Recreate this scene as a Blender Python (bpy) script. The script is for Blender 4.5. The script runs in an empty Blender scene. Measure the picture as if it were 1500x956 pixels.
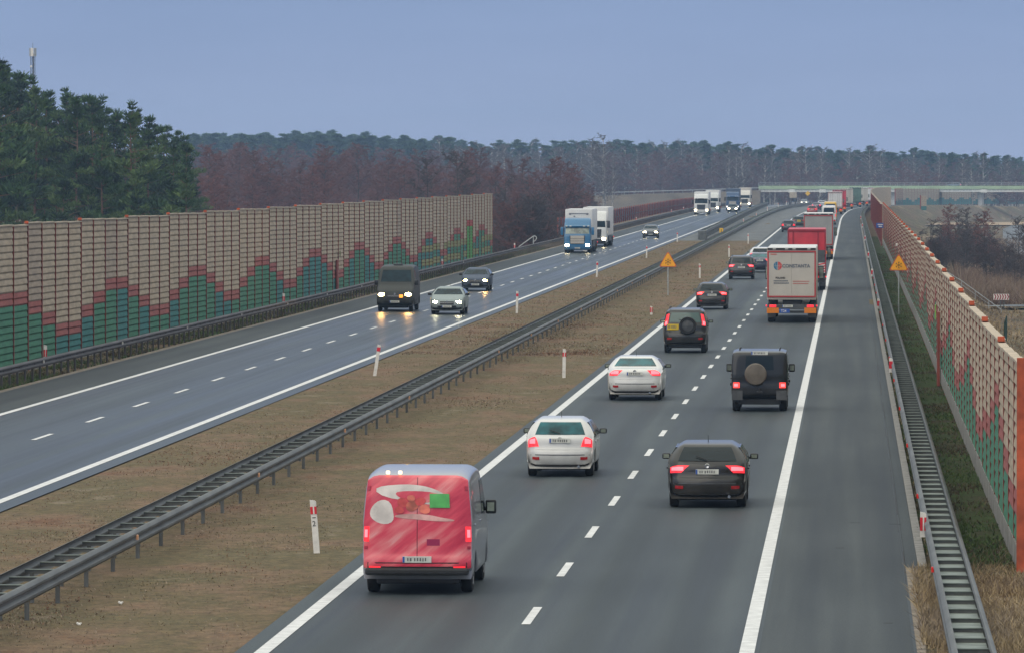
import bpy, bmesh, math, random
import numpy as np
from mathutils import Vector, Matrix, noise
R = math.radians
rnd = random.Random(7)
scene = bpy.context.scene
COL = scene.collection
# ------------------------------------------------------------------ camera model (a long lens on a road bridge)
F, HC, VX, VY = 8850.0, 7.6, 1247.0, 250.0
pitch = math.atan((478 - VY) / F)
yaw = math.atan((VX - 750) / F * math.cos(pitch))
fwd = Vector((-math.sin(yaw) * math.cos(pitch), math.cos(yaw) * math.cos(pitch), -math.sin(pitch)))
rgt = Vector((math.cos(yaw), math.sin(yaw), 0))
upv = rgt.cross(fwd)
cam = bpy.data.objects.new('camera', bpy.data.cameras.new('camera'))
COL.objects.link(cam)
cam.location = (0, 0, HC)
cam.rotation_euler = (math.pi / 2 - pitch, 0, yaw)
cam.data.sensor_width = 36
cam.data.lens = F / 1500 * 36
cam.data.clip_start = 1
cam.data.clip_end = 20000
scene.camera = cam

def zr(y):                      # the road dips slightly far away
    return -6.0 * ((y - 1100) / 1000) ** 2 if 1100 < y < 2400 else (-6 * 1.69 if y >= 2400 else 0.0)
def curve(y):
    c = 0.0
    if y > 900: c += 2e-5 * (y - 900) ** 2
    if y > 1150: c += 6e-5 * (y - 1150) ** 2
    return c
def sx(x, y):                   # the far bend to the right
    w = min(1, max(0, (x + 20) / 11))
    return x + curve(y) * (0.3 + 0.7 * w)
def gp(px, py, z=0.0):          # ground point seen at a photo pixel
    d = fwd * F + rgt * (px - 750) + upv * (478 - py)
    t = (z - HC) / d.z
    for _ in range(12):
        t = (z + zr(t * d.y) - HC) / d.z
    return Vector((0, 0, HC)) + d * t
def at(px, Y):                  # X of a photo column at a distance
    return (px - VX) / F * Y

# ------------------------------------------------------------------ materials
MATS = {}
def pm(name, col, rough=.6, metal=0., var=.0, scale=8., bump=0., coat=0., emit=None, es=0., stretch=(1, 1, 1), col2=None, spec=.5, detail=6, lo=.35, hi=.65):
    if name in MATS: return MATS[name]
    m = bpy.data.materials.new(name); m.use_nodes = True
    nt = m.node_tree; b = nt.nodes['Principled BSDF']
    b.inputs['Base Color'].default_value = (*col, 1)
    b.inputs['Roughness'].default_value = rough
    b.inputs['Metallic'].default_value = metal
    b.inputs['Specular IOR Level'].default_value = spec
    b.inputs['Coat Weight'].default_value = coat
    b.inputs['Coat Roughness'].default_value = .08
    if emit:
        b.inputs['Emission Color'].default_value = (*emit, 1); b.inputs['Emission Strength'].default_value = es
    if var or bump or col2:
        tc = nt.nodes.new('ShaderNodeTexCoord'); mp = nt.nodes.new('ShaderNodeMapping'); mp.inputs['Scale'].default_value = stretch
        nz = nt.nodes.new('ShaderNodeTexNoise'); nz.inputs['Scale'].default_value = scale; nz.inputs['Detail'].default_value = detail
        nt.links.new(tc.outputs['Object'], mp.inputs['Vector']); nt.links.new(mp.outputs['Vector'], nz.inputs['Vector'])
        cr = nt.nodes.new('ShaderNodeValToRGB')
        c2 = col2 or tuple(min(1, c * (1 + var)) for c in col)
        c1 = col if col2 else tuple(c * (1 - var) for c in col)
        cr.color_ramp.elements[0].position = lo; cr.color_ramp.elements[1].position = hi
        cr.color_ramp.elements[0].color = (*c1, 1); cr.color_ramp.elements[1].color = (*c2, 1)
        nt.links.new(nz.outputs['Fac'], cr.inputs['Fac']); nt.links.new(cr.outputs['Color'], b.inputs['Base Color'])
        if bump:
            bp = nt.nodes.new('ShaderNodeBump'); bp.inputs['Strength'].default_value = bump; bp.inputs['Distance'].default_value = .02
            nt.links.new(nz.outputs['Fac'], bp.inputs['Height']); nt.links.new(bp.outputs['Normal'], b.inputs['Normal'])
    MATS[name] = m
    return m

def nodes(m): return m.node_tree.nodes, m.node_tree.links
def ramp(N, pts):
    r = N.new('ShaderNodeValToRGB'); e = r.color_ramp.elements
    while len(e) < len(pts): e.new(.5)
    for k, (p, c) in enumerate(pts):
        e[k].position = p; e[k].color = (*c, 1)
    return r
def noise_node(N, L, vec, scale, detail=5, stretch=None, rough=.55):
    n = N.new('ShaderNodeTexNoise'); n.inputs['Scale'].default_value = scale; n.inputs['Detail'].default_value = detail; n.inputs['Roughness'].default_value = rough
    if stretch:
        mp = N.new('ShaderNodeMapping'); mp.inputs['Scale'].default_value = stretch
        L.new(vec, mp.inputs['Vector']); L.new(mp.outputs['Vector'], n.inputs['Vector'])
    else: L.new(vec, n.inputs['Vector'])
    return n
def mixc(N, L, a, b, fac, mode='MIX'):
    x = N.new('ShaderNodeMix'); x.data_type = 'RGBA'; x.blend_type = mode


    fs = x.inputs[0]; A = x.inputs[6]; B = x.inputs[7]
    for s, v in ((fs, fac), (A, a), (B, b)):
        if hasattr(v, 'is_output'): L.new(v, s)
        elif isinstance(v, (int, float)): s.default_value = v
        else: s.default_value = (*v, 1)
    return x.outputs[2]

def road_mat(name, base, lane_centres, rough0, rough1):
    m = bpy.data.materials.new(name); m.use_nodes = True
    N, L = nodes(m); b = N['Principled BSDF']; b.inputs['Specular IOR Level'].default_value = .10
    tc = N.new('ShaderNodeTexCoord'); P = tc.outputs['Object']
    fine = noise_node(N, L, P, 26, 8)
    streak = noise_node(N, L, P, 1.0, 4, (1.5, .012, 1))
    patch = noise_node(N, L, P, .25, 4, (1.2, .15, 1))
    r1 = ramp(N, [(.3, tuple(c * .72 for c in base)), (.7, tuple(c * 1.28 for c in base))]); L.new(fine.outputs['Fac'], r1.inputs['Fac'])
    r2 = ramp(N, [(.32, (.62, .63, .65)), (.68, (1.34, 1.31, 1.28))]); L.new(streak.outputs['Fac'], r2.inputs['Fac'])
    r3 = ramp(N, [(.32, (.78, .79, .80)), (.70, (1.20, 1.18, 1.15))]); L.new(patch.outputs['Fac'], r3.inputs['Fac'])
    c = mixc(N, L, r1.outputs['Color'], r2.outputs['Color'], 1.0, 'MULTIPLY')
    c = mixc(N, L, c, r3.outputs['Color'], 1.0, 'MULTIPLY')
    # tyre-worn wheel tracks: bands at +-0.85 m from each lane centre
    sep = N.new('ShaderNodeSeparateXYZ'); L.new(P, sep.inputs[0])
    tot = None
    for lc in lane_centres:
        for s in (-.85, .85):
            a = N.new('ShaderNodeMath'); a.operation = 'SUBTRACT'; L.new(sep.outputs[0], a.inputs[0]); a.inputs[1].default_value = lc + s
            q = N.new('ShaderNodeMath'); q.operation = 'ABSOLUTE'; L.new(a.outputs[0], q.inputs[0])
            mr = N.new('ShaderNodeMapRange'); mr.interpolation_type = 'SMOOTHSTEP'; L.new(q.outputs[0], mr.inputs[0])
            mr.inputs[1].default_value = .12; mr.inputs[2].default_value = .62; mr.inputs[3].default_value = 1; mr.inputs[4].default_value = 0
            if tot is None: tot = mr.outputs[0]
            else:
                ad = N.new('ShaderNodeMath'); ad.operation = 'ADD'; L.new(tot, ad.inputs[0]); L.new(mr.outputs[0], ad.inputs[1]); tot = ad.outputs[0]
    if tot is not None:
        ms = N.new('ShaderNodeMath'); ms.operation = 'MULTIPLY'; L.new(tot, ms.inputs[0]); ms.inputs[1].default_value = .5
        c = mixc(N, L, c, tuple(k * .5 for k in base), ms.outputs[0])
    L.new(c, b.inputs['Base Color'])
    rr = N.new('ShaderNodeMapRange'); L.new(streak.outputs['Fac'], rr.inputs[0]); rr.inputs[1].default_value = .3; rr.inputs[2].default_value = .7
    rr.inputs[3].default_value = rough0; rr.inputs[4].default_value = rough1
    L.new(rr.outputs[0], b.inputs['Roughness'])
    bp = N.new('ShaderNodeBump'); bp.inputs['Strength'].default_value = .25; bp.inputs['Distance'].default_value = .006
    L.new(fine.outputs['Fac'], bp.inputs['Height']); L.new(bp.outputs['Normal'], b.inputs['Normal'])
    return m

def earth_mat(name, stops, stretch=(1, .6, 1), s1=.35, s2=3.5):
    m = bpy.data.materials.new(name); m.use_nodes = True
    N, L = nodes(m); b = N['Principled BSDF']; b.inputs['Roughness'].default_value = .95; b.inputs['Specular IOR Level'].default_value = .15
    tc = N.new('ShaderNodeTexCoord'); P = tc.outputs['Object']
    a = noise_node(N, L, P, s1, 6, stretch, .62); f = noise_node(N, L, P, s2, 8, (1, .7, 1), .7); g = noise_node(N, L, P, 22, 6)
    r1 = ramp(N, stops); L.new(a.outputs['Fac'], r1.inputs['Fac'])
    r2 = ramp(N, [(.28, (.55, .55, .55)), (.5, (1, 1, 1)), (.74, (1.5, 1.42, 1.3))]); L.new(f.outputs['Fac'], r2.inputs['Fac'])
    r3 = ramp(N, [(.3, (.68, .68, .68)), (.7, (1.3, 1.28, 1.22))]); L.new(g.outputs['Fac'], r3.inputs['Fac'])
    c = mixc(N, L, r1.outputs['Color'], r2.outputs['Color'], 1., 'MULTIPLY'); c = mixc(N, L, c, r3.outputs['Color'], 1., 'MULTIPLY')
    L.new(c, b.inputs['Base Color'])
    bp = N.new('ShaderNodeBump'); bp.inputs['Strength'].default_value = .8; bp.inputs['Distance'].default_value = .06
    L.new(f.outputs['Fac'], bp.inputs['Height']); L.new(bp.outputs['Normal'], b.inputs['Normal'])
    return m

def paint(name, col, rough=.3, grime=.35, metal=0., gz=.75, dull=False):
    """car paint with road grime low down"""
    if name in MATS: return MATS[name]
    m = bpy.data.materials.new(name); m.use_nodes = True
    N, L = nodes(m); b = N['Principled BSDF']
    b.inputs['Roughness'].default_value = rough; b.inputs['Metallic'].default_value = metal
    b.inputs['Coat Weight'].default_value = .6 if sum(col) > .25 else .5; b.inputs['Coat Roughness'].default_value = .06; b.inputs['Specular IOR Level'].default_value = .5 if sum(col) > .25 else .3
    if dull: b.inputs['Coat Weight'].default_value = 0; b.inputs['Specular IOR Level'].default_value = .14; b.inputs['Roughness'].default_value = .45
    tc = N.new('ShaderNodeTexCoord'); sep = N.new('ShaderNodeSeparateXYZ'); L.new(tc.outputs['Object'], sep.inputs[0])
    nz = noise_node(N, L, tc.outputs['Object'], 4, 6)
    mr = N.new('ShaderNodeMapRange'); L.new(sep.outputs[2], mr.inputs[0]); mr.inputs[1].default_value = .2; mr.inputs[2].default_value = gz; mr.inputs[3].default_value = 1; mr.inputs[4].default_value = .08
    mu = N.new('ShaderNodeMath'); mu.operation = 'MULTIPLY'; L.new(mr.outputs[0], mu.inputs[0]); L.new(nz.outputs['Fac'], mu.inputs[1])
    m2 = N.new('ShaderNodeMath'); m2.operation = 'MULTIPLY'; m2.use_clamp = True; L.new(mu.outputs[0], m2.inputs[0]); m2.inputs[1].default_value = grime * 2
    L.new(mixc(N, L, col, (.13, .115, .10), m2.outputs[0]), b.inputs['Base Color'])
    MATS[name] = m
    return m

glass = pm('tinted_glass', (.006, .013, .016), .09, spec=.32)
glass_teal = pm('teal_rear_glass', (.008, .075, .085), .10, spec=.35, var=.6, scale=2.5)
screen = pm('windscreen_glass', (.008, .020, .026), .10, spec=.12, var=.5, scale=3)
screen_pale = pm('pale_windscreen_glass', (.24, .27, .22), .12, spec=.6, var=.5, scale=2.2)
black = pm('black_plastic', (.012, .012, .013), .55, var=.25, scale=5)
greyp = pm('grey_plastic', (.06, .062, .065), .6, var=.25, scale=5)
tyre = pm('tyre_rubber', (.011, .011, .012), .85, var=.3, scale=9)
rimm = pm('rim_alloy', (.22, .22, .23), .4, .8)
chrome = pm('bright_metal', (.5, .5, .5), .25, 1.)
tail_on = pm('lit_tail_light', (.5, .01, .015), .25, emit=(1, .035, .05), es=.95)
tail_core = pm('lamp_core', (.8, .2, .2), .25, emit=(1, .10, .13), es=2.2)
tail_hot = pm('bright_brake_light', (.6, .02, .02), .25, emit=(1, .06, .04), es=1.3)
tail_off = pm('red_lens', (.38, .01, .012), .2, coat=.5)
amber = pm('amber_lens', (.7, .2, .01), .3)
head_w = pm('lit_headlight_white', (1, 1, .95), .2, emit=(1, .90, .58), es=110)
head_y = pm('lit_headlight_warm', (1, .8, .5), .2, emit=(1, .52, .15), es=170)
platew = pm('plate_white', (.55, .55, .50), .5, var=.12, scale=6)
platey = pm('plate_yellow', (.65, .45, .02), .5, var=.12, scale=6)
plateink = pm('plate_ink', (.12, .12, .12), .6)
plateblue = pm('plate_blue', (.02, .08, .35), .5)
white = pm('white_paint', (.62, .61, .585), .4, var=.08, scale=2)
red_sign = pm('sign_red', (.50, .02, .02), .5, var=.12, scale=5)
redband = pm('reflective_red', (.62, .015, .03), .4, var=.1, scale=6)
postw = pm('post_white', (.70, .67, .62), .55, var=.12, scale=7)
steel = pm('galvanised_steel', (.112, .117, .114), .6, .3, var=.25, scale=2.2, bump=.1, stretch=(1, .3, 1))
steel_d = pm('weathered_steel', (.075, .068, .068), .65, .3, var=.3, scale=2, stretch=(1, .25, 1))
steel_l = pm('pale_steel', (.40, .42, .43), .5, .3, var=.15, scale=3)
conc = pm('concrete', (.24, .23, .215), .9, var=.25, scale=3, bump=.2)
conc_l = pm('pale_concrete', (.74, .74, .70), .85, var=.12, scale=1.5)

# ------------------------------------------------------------------ mesh builder
class MB:
    def __init__(s): s.v = []; s.f = []; s.m = []
    def add(s, vs, fs, mi=0):
        o = len(s.v); s.v += [tuple(v) for v in vs]; s.f += [tuple(i + o for i in f) for f in fs]; s.m += [mi] * len(fs)
        return s
    def quad(s, a, b, c, d, mi=0): return s.add([a, b, c, d], [(0, 1, 2, 3)], mi)
    def box(s, c, d, mi=0, bev=0., rot=None):
        x, y, z = (k / 2 for k in d)
        if not bev:
            vs = [Vector((i * x, j * y, k * z)) for i in (-1, 1) for j in (-1, 1) for k in (-1, 1)]
            fs = [(0, 1, 3, 2), (4, 6, 7, 5), (0, 4, 5, 1), (2, 3, 7, 6), (0, 2, 6, 4), (1, 5, 7, 3)]
        else:
            bm = bmesh.new(); bmesh.ops.create_cube(bm, size=1)
            for v in bm.verts: v.co = Vector((v.co.x * d[0], v.co.y * d[1], v.co.z * d[2]))
            bmesh.ops.bevel(bm, geom=bm.edges[:], offset=bev, segments=2, affect='EDGES', profile=.6)
            bm.verts.index_update(); vs = [v.co.copy() for v in bm.verts]; fs = [tuple(v.index for v in f.verts) for f in bm.faces]; bm.free()
        if rot is not None: vs = [rot @ v for v in vs]
        return s.add([v + Vector(c) for v in vs], fs, mi)
    def tube(s, p0, p1, r0, r1=None, n=6, mi=0, caps=True):
        p0, p1 = Vector(p0), Vector(p1); r1 = r0 if r1 is None else r1
        d = (p1 - p0).normalized(); a = d.orthogonal().normalized(); b = d.cross(a)
        vs = []
        for p, r in ((p0, r0), (p1, r1)):
            for k in range(n):
                t = 2 * math.pi * k / n; vs.append(p + (a * math.cos(t) + b * math.sin(t)) * r)
        fs = [(k, (k + 1) % n, n + (k + 1) % n, n + k) for k in range(n)]
        if caps: fs += [tuple(range(n - 1, -1, -1)), tuple(range(n, 2 * n))]
        return s.add(vs, fs, mi)
    def path(s, pts, r, n=6, mi=0):
        for a, b in zip(pts, pts[1:]): s.tube(a, b, r, r, n, mi)
        return s
    def lathe_x(s, c, prof, n=20, mi=0):       # prof = [(x, radius)], around the X axis
        vs = []; k = len(prof)
        for i in range(n):
            t = 2 * math.pi * i / n
            for x, r in prof: vs.append((c[0] + x, c[1] + r * math.cos(t), c[2] + r * math.sin(t)))
        fs = [(i * k + j, ((i + 1) % n) * k + j, ((i + 1) % n) * k + j + 1, i * k + j + 1) for i in range(n) for j in range(k - 1)]
        return s.add(vs, fs, mi)
    def sweep(s, prof, ys, xf, mi=0):          # prof = [(x, z)] swept along Y; xf(y) -> (dx, dz)
        k = len(prof); vs = []
        for y in ys:
            dx, dz = xf(y)
            vs += [(p[0] + dx, y, p[1] + dz) for p in prof]
        fs = [(i * k + j, i * k + j + 1, (i + 1) * k + j + 1, (i + 1) * k + j) for i in range(len(ys) - 1) for j in range(k - 1)]
        return s.add(vs, fs, mi)
    def prism_y(s, poly, y0, y1, mi=0):        # polygon in XZ extruded along Y
        n = len(poly); vs = [(x, y0, z) for x, z in poly] + [(x, y1, z) for x, z in poly]
        fs = [tuple(range(n)), tuple(range(2 * n - 1, n - 1, -1))] + [(k, n + k, n + (k + 1) % n, (k + 1) % n) for k in range(n)]
        return s.add(vs, fs, mi)
    def mesh(s, name, mats, smooth=None, fix=False):
        me = bpy.data.meshes.new(name); me.from_pydata(s.v, [], s.f)
        for m in mats: me.materials.append(m)
        if len(mats) > 1: me.polygons.foreach_set('material_index', s.m)
        if fix:
            bm = bmesh.new(); bm.from_mesh(me); bmesh.ops.remove_doubles(bm, verts=bm.verts, dist=.0005); bmesh.ops.recalc_face_normals(bm, faces=bm.faces); bm.to_mesh(me); bm.free()
        if smooth is not None:
            me.polygons.foreach_set('use_smooth', [True] * len(me.polygons)); me.set_sharp_from_angle(angle=R(smooth))
        me.update()
        return me
    def build(s, name, mats, parent=None, smooth=None, fix=False, loc=(0, 0, 0)):
        if not isinstance(mats, (list, tuple)): mats = [mats]
        return link(name, s.mesh(name, mats, smooth, fix), parent, loc)

def link(name, me, parent=None, loc=(0, 0, 0)):
    o = bpy.data.objects.new(name, me); COL.objects.link(o); o.parent = parent; o.location = loc
    return o
def empty(name, label, cat, loc=(0, 0, 0), rz=0., group=None):
    o = link(name, None); o.location = loc; o.rotation_euler = (0, 0, rz); o.empty_display_size = .3
    return tag(o, label, cat, group)
def tag(o, label=None, cat=None, group=None, kind=None):
    if label: o['label'] = label
    if cat: o['category'] = cat
    if group: o['group'] = group
    if kind: o['kind'] = kind
    return o

# ------------------------------------------------------------------ lofted vehicle body
TYPES = {
 'hatch': [(-1.95,.27),(-2.06,.31),(-2.12,.50),(-2.10,.66),(-2.03,.74),(-2.02,.95),(-1.96,1.03),(-1.60,1.40),(-1.42,1.46),(-.6,1.50),(.15,1.47),(.40,1.41),(1.2,1.02),(1.35,.98),(1.9,.82),(2.06,.70),(2.12,.50),(2.08,.28),(1.95,.22)],
 'sedan': [(-2.1,.27),(-2.25,.31),(-2.32,.5),(-2.3,.66),(-2.26,.76),(-2.26,1.05),(-1.72,1.07),(-1.02,1.40),(-.8,1.45),(-.3,1.47),(.15,1.455),(.4,1.40),(1.2,1.0),(1.35,.96),(2.0,.82),(2.2,.68),(2.28,.5),(2.24,.3),(2.1,.22)],
 'suv': [(-2.0,.38),(-2.12,.42),(-2.18,.6),(-2.15,.8),(-2.08,.86),(-2.05,1.08),(-2.0,1.18),(-1.78,1.64),(-1.66,1.75),(-.6,1.8),(.2,1.77),(.4,1.7),(1.05,1.2),(1.2,1.15),(1.95,1.0),(2.1,.85),(2.15,.6),(2.1,.42),(2.0,.35)],
 'offroad': [(-2.0,.50),(-2.03,.52),(-2.05,.6),(-2.05,.8),(-2.03,.9),(-2.03,1.15),(-2.02,1.24),(-1.97,1.78),(-1.92,1.90),(-.6,1.93),(.3,1.91),(.45,1.86),(.75,1.3),(.85,1.22),(2.0,1.15),(2.1,1.1),(2.15,.75),(2.1,.55),(2.0,.5)],
 'van': [(-2.3,.36),(-2.42,.40),(-2.47,.5),(-2.46,.65),(-2.42,.75),(-2.41,1.1),(-2.4,1.25),(-2.33,2.0),(-2.22,2.18),(-.8,2.25),(.6,2.22),(.95,2.1),(1.65,1.35),(1.8,1.25),(2.3,1.02),(2.45,.85),(2.5,.55),(2.45,.35),(2.3,.28)],
 'cab': [(-1.1,.75),(-1.12,.8),(-1.12,1.6),(-1.12,2.2),(-1.12,2.6),(-1.1,2.9),(-1.05,3.2),(-.9,3.5),(-.6,3.72),(-.1,3.78),(.40,3.62),(.78,3.05),(.98,2.80),(1.14,1.98),(1.18,1.82),(1.21,1.3),(1.24,.82),(1.22,.40),(1.12,.32)],
}
class Body:
    def __init__(s, kind, W, H, L=None):
        p = TYPES[kind]; h0 = max(z for y, z in p); l0 = max(y for y, z in p) - min(y for y, z in p)
        kz = H / h0; ky = (L / l0) if L else 1.
        s.p = [(y * ky, z * kz) for y, z in p]; s.kind = kind; s.W0 = W / 2; s.H = H; s.L = l0 * ky
        s.belt = s.p[6][1] if kind != 'cab' else 2.0
        s.tk, s.te, s.bow = {'hatch': (.30, .12, .17), 'sedan': (.32, .12, .17), 'suv': (.21, .10, .13), 'offroad': (.05, .01, .01), 'van': (.10, .03, .03), 'cab': (.04, .03, .05)}[kind]
        s.rad = {'hatch': .12, 'sedan': .12, 'suv': .10, 'offroad': .045, 'van': .09, 'cab': .06}[kind]
        s.y0 = min(y for y, z in s.p); s.y1 = max(y for y, z in s.p)
    def P(s, u):
        p = s.p; n = len(p) - 1; k = min(n, max(0, int(math.floor(u + .5)))); f = u - k
        g = lambda i: p[i] if 0 <= i <= n else (2 * p[0][0] - p[1][0], 2 * p[0][1] - p[1][1]) if i < 0 else (2 * p[n][0] - p[n - 1][0], 2 * p[n][1] - p[n - 1][1])
        a, b, c = .5 * (.5 - f) ** 2, .75 - f * f, .5 * (.5 + f) ** 2
        A, B, C = g(k - 1), g(k), g(k + 1)
        return a * A[0] + b * B[0] + c * C[0], a * A[1] + b * B[1] + c * C[1]
    def W(s, y, z):
        w = s.W0
        if z > s.belt: w *= 1 - s.tk * ((z - s.belt) / max(.1, s.H - s.belt)) ** 1.15
        else: w *= 1 - .035 * ((s.belt * .62 - z) / s.belt) ** 2 * 2
        e = max(0, (abs(y) - (s.L / 2 - .9)) / .9)
        return w * (1 - s.te * e * e)
    def S(s, u, t, inset=0.):
        y, z = s.P(u)
        if inset:
            a, b = s.P(u - .03), s.P(u + .03); dy, dz = b[0] - a[0], b[1] - a[1]; l = math.hypot(dy, dz) or 1
            y, z = y + dz / l * inset, z - dy / l * inset       # inward (curve runs rear -> roof -> front)
        x = t * s.W(y, z)
        e = max(0, abs(y) / (s.L / 2) - .55) / .45
        return Vector((x, y - math.copysign(s.bow * t * t * e, y), z))
    def ins(s, t): return s.rad * (max(0, abs(t) - .78) / .22) ** 2
    def body(s, axles=None, wr=.33):
        mb = MB(); n = len(s.p) - 1; us = [i / 5 for i in range(5 * n + 1)]
        cols = [(t, s.ins(t)) for t in (-1., -.975, -.94, -.89, -.82, -.7, -.4, 0, .4, .7, .82, .89, .94, .975, 1.)]
        loop = [('u', u) for u in us]
        zb = s.p[-1][1]; bot = []
        if axles:
            bot.append((axles[1] + wr + .45, zb))
            for ax in sorted(axles, reverse=True):
                ra = wr + .07
                for k in range(0, 11):
                    a = math.pi * k / 10; bot.append((ax + ra * math.cos(a), max(zb, wr + ra * math.sin(a) * 1.0)))
            bot.append((axles[0] - wr - .4, zb))
        full = []
        for t, ins in cols:
            row = [s.S(u, t, ins) for u in us]
            for y, z in bot: row.append(Vector((t * s.W(y, z) * .995, y, z)))
            full.append(row)
        m = len(full[0]); vs = [v for row in full for v in row]
        fs = [(i * m + j, i * m + (j + 1) % m, (i + 1) * m + (j + 1) % m, (i + 1) * m + j) for i in range(len(cols) - 1) for j in range(m)]
        mb.add(vs, fs)
        for side in (0, -1):
            edge = full[side]; sg = -1 if side == 0 else 1
            prev = edge
            sp = lambda y: min(s.y1 - .35, max(s.y0 + .35, y))
            for q in (.05, .16, .4, .7, 1.):
                cur = []
                for v in edge:
                    ym = sp(v.y); zm = s.belt * .86 if s.kind != 'cab' else 1.9
                    y, z = v.y + (ym - v.y) * q, v.z + (zm - v.z) * q
                    cur.append(Vector((sg * (s.W(y, z) + .004 + .012 * min(1, q * 6)), y, z)))
                k = len(edge)
                mb.add(prev + cur, [(j, (j + 1) % k, k + (j + 1) % k, k + j) for j in range(k)])
                prev = cur
        return mb
    def patch(s, u0, u1, t0, t1, off=.008, nu=6, nt=8, t0b=None, t1b=None, mb=None, mi=0, rnd_=0.):
        """a raised panel lying on the body surface (t0b/t1b: the sides at u1)"""
        mb = mb or MB(); t0b = t0 if t0b is None else t0b; t1b = t1 if t1b is None else t1b
        top = []; low = []
        for i in range(nu + 1):
            u = u0 + (u1 - u0) * i / nu; a = t0 + (t0b - t0) * i / nu; b = t1 + (t1b - t1) * i / nu
            for j in range(nt + 1):
                t = a + (b - a) * j / nt
                ins = s.ins
                p = s.S(u, t, ins(t)); e = .02
                du = s.S(u + e, t, ins(t)) - s.S(u - e, t, ins(t)); dt = s.S(u, t + e, 0) - s.S(u, t - e, 0)
                nn = dt.cross(du); nn = nn.normalized() if nn.length > 1e-9 else Vector((0, 0, 1))
                if nn.dot(p - Vector((0, p.y * .6, s.H * .5))) < 0: nn = -nn
                top.append(p + nn * off); low.append(p - nn * .02)
        k = nt + 1; N = (nu + 1) * k
        fs = [(i * k + j, i * k + j + 1, (i + 1) * k + j + 1, (i + 1) * k + j) for i in range(nu) for j in range(nt)]
        rim = [j for j in range(k)] + [i * k + nt for i in range(1, nu + 1)] + [nu * k + j for j in range(nt - 1, -1, -1)] + [i * k for i in range(nu - 1, 0, -1)]
        fs += [(rim[j], rim[(j + 1) % len(rim)], N + rim[(j + 1) % len(rim)], N + rim[j]) for j in range(len(rim))]
        mb.add(top + low, fs, mi)
        return mb
    def side(s, A, B, C, D, sg, off=.02, n=5, mb=None):
        mb = mb or MB(); vs = []; lo = []
        for i in range(n + 1):
            for j in range(n + 1):
                a, b = i / n, j / n
                y = (A[0] * (1 - a) + B[0] * a) * (1 - b) + (D[0] * (1 - a) + C[0] * a) * b
                z = (A[1] * (1 - a) + B[1] * a) * (1 - b) + (D[1] * (1 - a) + C[1] * a) * b
                vs.append((sg * (s.W(y, z) + off), y, z)); lo.append((sg * (s.W(y, z) - .02), y, z))
        k = n + 1; N = k * k
        fs = [(i * k + j, i * k + j + 1, (i + 1) * k + j + 1, (i + 1) * k + j) for i in range(n) for j in range(n)]
        rim = [j for j in range(k)] + [i * k + n for i in range(1, k)] + [n * k + j for j in range(n - 1, -1, -1)] + [i * k for i in range(n - 1, 0, -1)]
        fs += [(rim[j], rim[(j + 1) % len(rim)], N + rim[(j + 1) % len(rim)], N + rim[j]) for j in range(len(rim))]
        return mb.add(vs + lo, fs)

def blob(b, cu, ct, ru, rt, off, n=22, wob=.18, seed=1, a0=0.):
    r_ = random.Random(seed); ph = [r_.uniform(0, 6.28) for _ in range(4)]; mb = MB(); vs = [b.S(cu, ct, b.ins(ct))]
    for ring in (.5, 1.):
        for k in range(n):
            t = 2 * math.pi * k / n; w = 1 + wob * (math.sin(2 * t + ph[0]) + .6 * math.sin(3 * t + ph[1]))
            tt = ct + rt * ring * w * math.cos(t); vs.append(b.S(cu + ru * ring * w * math.sin(t + a0), tt, b.ins(tt)))
    vs = [v + Vector((0, -off, 0)) for v in vs]
    mb.add(vs, [(0, 1 + k, 1 + (k + 1) % n) for k in range(n)] + [(1 + k, 1 + n + k, 1 + n + (k + 1) % n, 1 + (k + 1) % n) for k in range(n)])
    return mb
WHEELS = {}
def wheel(parent, x, y, r, w, rim=rimm, name='wheel'):
    key = (round(r, 3), round(w, 3), rim.name)
    if key not in WHEELS:
        a = MB().lathe_x((0, 0, 0), [(-w / 2, r * .6), (-w / 2, r * .88), (-w * .42, r * .97), (-w * .25, r), (w * .25, r), (w * .42, r * .97), (w / 2, r * .88), (w / 2, r * .6), (w * .3, r * .55), (-w * .3, r * .55), (-w / 2, r * .6)], 28)
        b = MB()
        for sg in (-1, 1):
            xx = sg * w * .40
            b.lathe_x((xx, 0, 0), [(sg * .03, .001), (sg * .03, r * .16), (sg * .005, r * .2), (-sg * .02, r * .22)], 18)
            b.lathe_x((xx, 0, 0), [(0, r * .52), (sg * .02, r * .57), (sg * .02, r * .64)], 24)
            for k in range(5):
                t = 2 * math.pi * k / 5; rot = Matrix.Rotation(t, 3, 'X')
                b.box(rot @ Vector((0, 0, r * .37)) + Vector((xx, 0, 0)), (.03, r * .17, r * .40), rot=rot)
            b.lathe_x((xx - sg * .04, 0, 0), [(0, .001), (0, r * .58)], 20)
        WHEELS[key] = (a.mesh('wheel', [tyre], 40), b.mesh('rim', [rim], 40))
    o = link(name, WHEELS[key][0], parent, (x, y, r))
    link('rim', WHEELS[key][1], o)
    return o
def license_plate(parent, c, w=.52, h=.115, face=-1, mat=platew, tilt=0.):
    """raised plate with a blue end strip and blurred dark marks"""
    mb = MB().box((0, 0, 0), (w, .02, h), 0, .004)
    mb.box((-w * .46 * (-face), face * .011, 0), (w * .07, .006, h * .9), 2)
    x = -w * .36
    for k in range(7):
        ww = w * rnd.uniform(.05, .08)
        mb.box((x + ww / 2 + w * .02, face * .011, rnd.uniform(-.004, .004)), (ww * .75, .005, h * .5), 1); x += ww + w * .03 + (w * .04 if k == 1 else 0)
    o = mb.build('license_plate', [mat, plateink, plateblue], parent, loc=c)
    o.rotation_euler = (tilt, 0, 0)
    return o

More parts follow.
